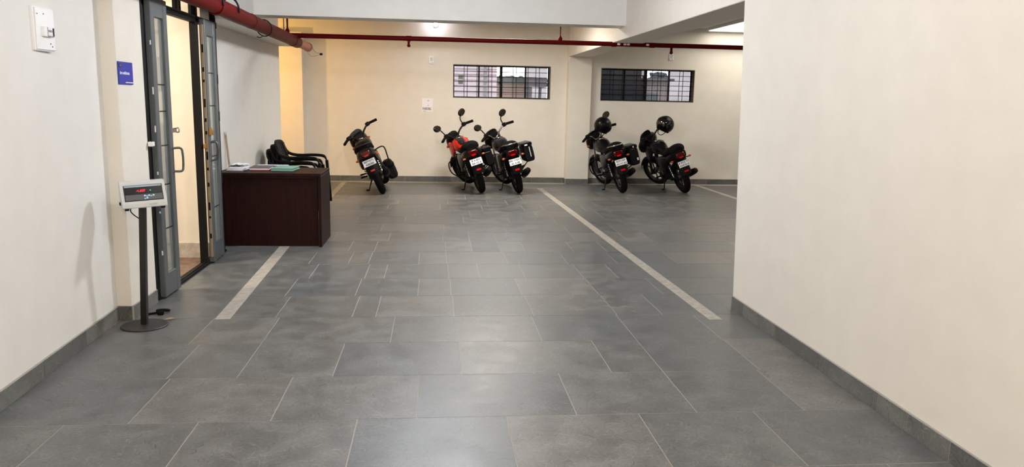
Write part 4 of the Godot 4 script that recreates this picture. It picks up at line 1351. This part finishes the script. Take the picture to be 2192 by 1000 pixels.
		if pn.kind == 1:
			obj("strap", cbox(Vector3(pn.x + 0.02, (pn.y0 + pn.y1) / 2, pn.z + 0.192), Vector3(0.012, 0.17, 0.006), 0.002), M.plate, pb)
			obj("sticker", cbox(Vector3(pn.x - 0.025, pn.y1 - 0.04, pn.z + 0.197), Vector3(0.05, 0.022, 0.004), 0.001), M.plate, pb)
		elif pn.kind == 2:
			obj("latch", cbox(Vector3(pn.x + 0.01, pn.y1 - 0.035, pn.z + 0.198), Vector3(0.018, 0.026, 0.006), 0.002), M.plate, pb)
			obj("sticker", cbox(Vector3(pn.x - 0.01, pn.y1 - 0.075, pn.z + 0.195), Vector3(0.085, 0.012, 0.006), 0.002), M.chrome, pb)
			obj("sticker", cbox(Vector3(pn.x + 0.05, pn.y0 + 0.10, pn.z + 0.190), Vector3(0.026, 0.045, 0.004), 0.001), M.plate, pb)
		else:
			obj("sticker", cbox(Vector3(pn.x - 0.01, pn.y1 - 0.09, pn.z + 0.195), Vector3(0.075, 0.012, 0.006), 0.002), M.alloy, pb)
			obj("handle", tubes(bend([Vector3(pn.x - 0.06, pn.y1 - 0.005, pn.z), Vector3(pn.x, pn.y1 + 0.025, pn.z), Vector3(pn.x + 0.06, pn.y1 - 0.005, pn.z)]), 0.008), M.rubber, pb)
	return t

func bikes():
	var bg = M.black_gloss
	var bp = M.black_plastic
	bike({"label": "black motorcycle with a side leg guard leaning nearest the desk and chairs", "at": Vector3(-0.85, 0.001, -12.90), "yaw": 4.5, "lean": 23.5, "steer": 30.0, "alloy": 1, "body": bg, "tank": bg, "fend": bp, "text": ["MP10TS", "6080M"], "rail": 1, "mirrors": [false, false], "guard": false, "saree": true, "cowl": 1.15, "screen": 0.02})
	bike({"label": "motorcycle with an orange red tank below the left window", "at": Vector3(0.80, 0.001, -13.14), "yaw": 8.5, "lean": 18.0, "steer": 28.0, "alloy": 1, "body": bg, "tank": M.orange, "pad": true, "shroud": M.orange, "fend": bp, "text": ["B 4 MD", "BB 1D A"], "rail": 0, "mirrors": [true, true], "guard": true, "cowl": 0.95, "pannier": {"x": 0.275, "w": 0.072, "y0": 0.42, "y1": 0.74, "z": -0.06, "kind": 3}})
	bike({"label": "black motorcycle with a hard pannier, just right of the orange red one", "at": Vector3(1.44, 0.001, -13.12), "yaw": 6.0, "lean": 15.5, "steer": 28.0, "alloy": 0, "body": bg, "tank": bg, "fend": bp, "text": ["MK 11011", "AL 4 49"], "rail": 2, "mirrors": [true, true], "guard": false, "cowl": 1.2, "screen": 0.0, "pannier": {"x": 0.30, "w": 0.085, "y0": 0.50, "y1": 0.83, "z": -0.02, "kind": 1}})
	bike({"label": "black motorcycle with a tall black side box beside the far pillar", "at": Vector3(3.31, 0.001, -13.32), "yaw": 2.5, "lean": 16.0, "steer": 20.0, "alloy": 0, "body": bg, "tank": bg, "fend": bg, "text": ["B2FCRP", "AV AT 84"], "rail": 2, "mirrors": [false, true], "guard": true, "cowl": 1.25, "screen": 0.0, "pannier": {"x": 0.30, "w": 0.088, "y0": 0.44, "y1": 0.80, "z": -0.02, "kind": 2}})
	bike({"label": "black motorcycle with a large front fairing, rightmost of the row", "at": Vector3(4.47, 0.001, -13.40), "yaw": 5.0, "lean": 20.5, "steer": 24.0, "alloy": 1, "body": bg, "tank": bg, "shroud": bg, "fend": bp, "text": ["B RDZ 77", "AD5TA 0"], "rail": 0, "mirrors": [false, false], "guard": false, "cowl": 1.6, "screen": 0.05})
	# helmets
	helmet(Vector3(3.06, 1.15, -14.08), Vector3(0.25, 2.4, 0.25), "black helmet hung on the handlebar of the bike beside the pillar")
	helmet(Vector3(4.26, 1.19, -14.16), Vector3(-0.35, -0.9, -0.25), "black helmet hung on the mirror of the rightmost bike")

func helmet(p, rot, label):
	var t = thing("helmet", label, "helmet", p, 0, "helmets on the bikes")
	t.basis = Basis.from_euler(rot).scaled(Vector3.ONE * 1.2)
	var st = S()
	# shell: egg with an opening at the bottom front
	var rings = []
	var n = 22
	for i in 12:
		var a = lerp(0.02, 2.35, float(i) / 11.0)
		var r = []
		for k in n:
			var b = TAU * k / n
			r.append(Vector3(sin(a) * cos(b) * 0.128, cos(a) * 0.135, sin(a) * sin(b) * 0.152))
		rings.append(r)
	var inner = []
	for i in range(11, -1, -1):
		var r = []
		for q in rings[i]:
			r.append(q * 0.88)
		inner.append(r)
	loft(st, rings + inner, true, false)
	obj("shell", done(st), M.black_gloss, t)
	st = S()
	var v = []
	for i in 7:
		var y = lerp(-0.055, 0.055, float(i) / 6.0)
		var r = []
		for k in 13:
			var b = lerp(deg_to_rad(20), deg_to_rad(160), k / 12.0)
			var e = sqrt(max(0.0, 1.0 - y * y / (0.14 * 0.14)))
			r.append(Vector3(cos(b) * 0.134 * e, y, sin(b) * 0.158 * e))
		for k in range(12, -1, -1):
			r.append(r[k] * Vector3(0.985, 1, 0.985))
		v.append(r)
	loft(st, v)
	obj("visor", done(st), M.visor, t)
	st = S()
	var rim = []
	for k in 25:
		var b = TAU * k / 24.0
		rim.append(Vector3(sin(2.35) * cos(b) * 0.122, cos(2.35) * 0.135, sin(2.35) * sin(b) * 0.145))
	tube(st, rim, 0.010, 6)
	obj("rim_seal", done(st), M.rubber, t)
	obj("chin_strap", tubes(bend([Vector3(-0.08, -0.09, 0.0), Vector3(-0.05, -0.16, 0.01), Vector3(0.0, -0.18, 0.01), Vector3(0.05, -0.16, 0.01), Vector3(0.08, -0.09, 0.0)]), 0.006, 6), M.rubber, t)
	for s in [-1, 1]:
		obj("visor_pivot", balls(Vector3(s * 0.128, 0.0, 0.03), Vector3(0.012, 0.024, 0.024), 12, 6), M.dark_metal, t)

func small_bits():
	# dry leaf beside the scale base
	var t = thing("dry_leaf", "small dry brown leaf on the floor beside the scale base", "leaf", Vector3(-1.86, 0, -5.45), 0.4)
	var st = S()
	loft(st, [[Vector3(-0.035, 0.002, -0.004), Vector3(-0.035, 0.004, 0.004), Vector3(-0.035, 0.006, 0)], [Vector3(0, 0.012, -0.014), Vector3(0, 0.004, 0.014), Vector3(0, 0.018, 0)], [Vector3(0.035, 0.004, -0.004), Vector3(0.035, 0.006, 0.004), Vector3(0.035, 0.010, 0)]])
	obj("blade", done(st), M.rust, t)
	obj("stalk", tubes([Vector3(0.03, 0.006, 0), Vector3(0.055, 0.003, 0.004)], 0.0015, 5), M.rust, t)
	# dried muddy scuffs on the stone in front of the right-hand strip
	st = S()
	var rr = RandomNumberGenerator.new()
	rr.seed = 12
	for k in 30:
		var c = Vector3(0.70 + rr.randf() * 0.85, 0, -5.58 - rr.randf() * 0.42)
		var a = rr.randfn() * 0.5
		var turn = rr.randfn() * 0.5
		var l = rr.randf_range(0.03, 0.14)
		var w = rr.randf_range(0.002, 0.007)
		var rg = []
		var p = c
		for i in 7:
			var d = Vector3(cos(a), 0, sin(a))
			var nn = Vector3(-d.z, 0, d.x) * w * sin(PI * (i + 0.4) / 6.8)
			rg.append([p - nn + Vector3(0, 0.0003, 0), p + nn + Vector3(0, 0.0003, 0), p + nn + Vector3(0, 0.0008, 0), p - nn + Vector3(0, 0.0008, 0)])
			p += d * l / 6.0
			a += turn * 0.35
		loft(st, rg, true, true, -1)
	var mud = obj("mud_marks", done(st), mat(Color(0.60, 0.53, 0.46), 0.95), get_node("floor"))
	mud.set_meta("kind", "stuff")
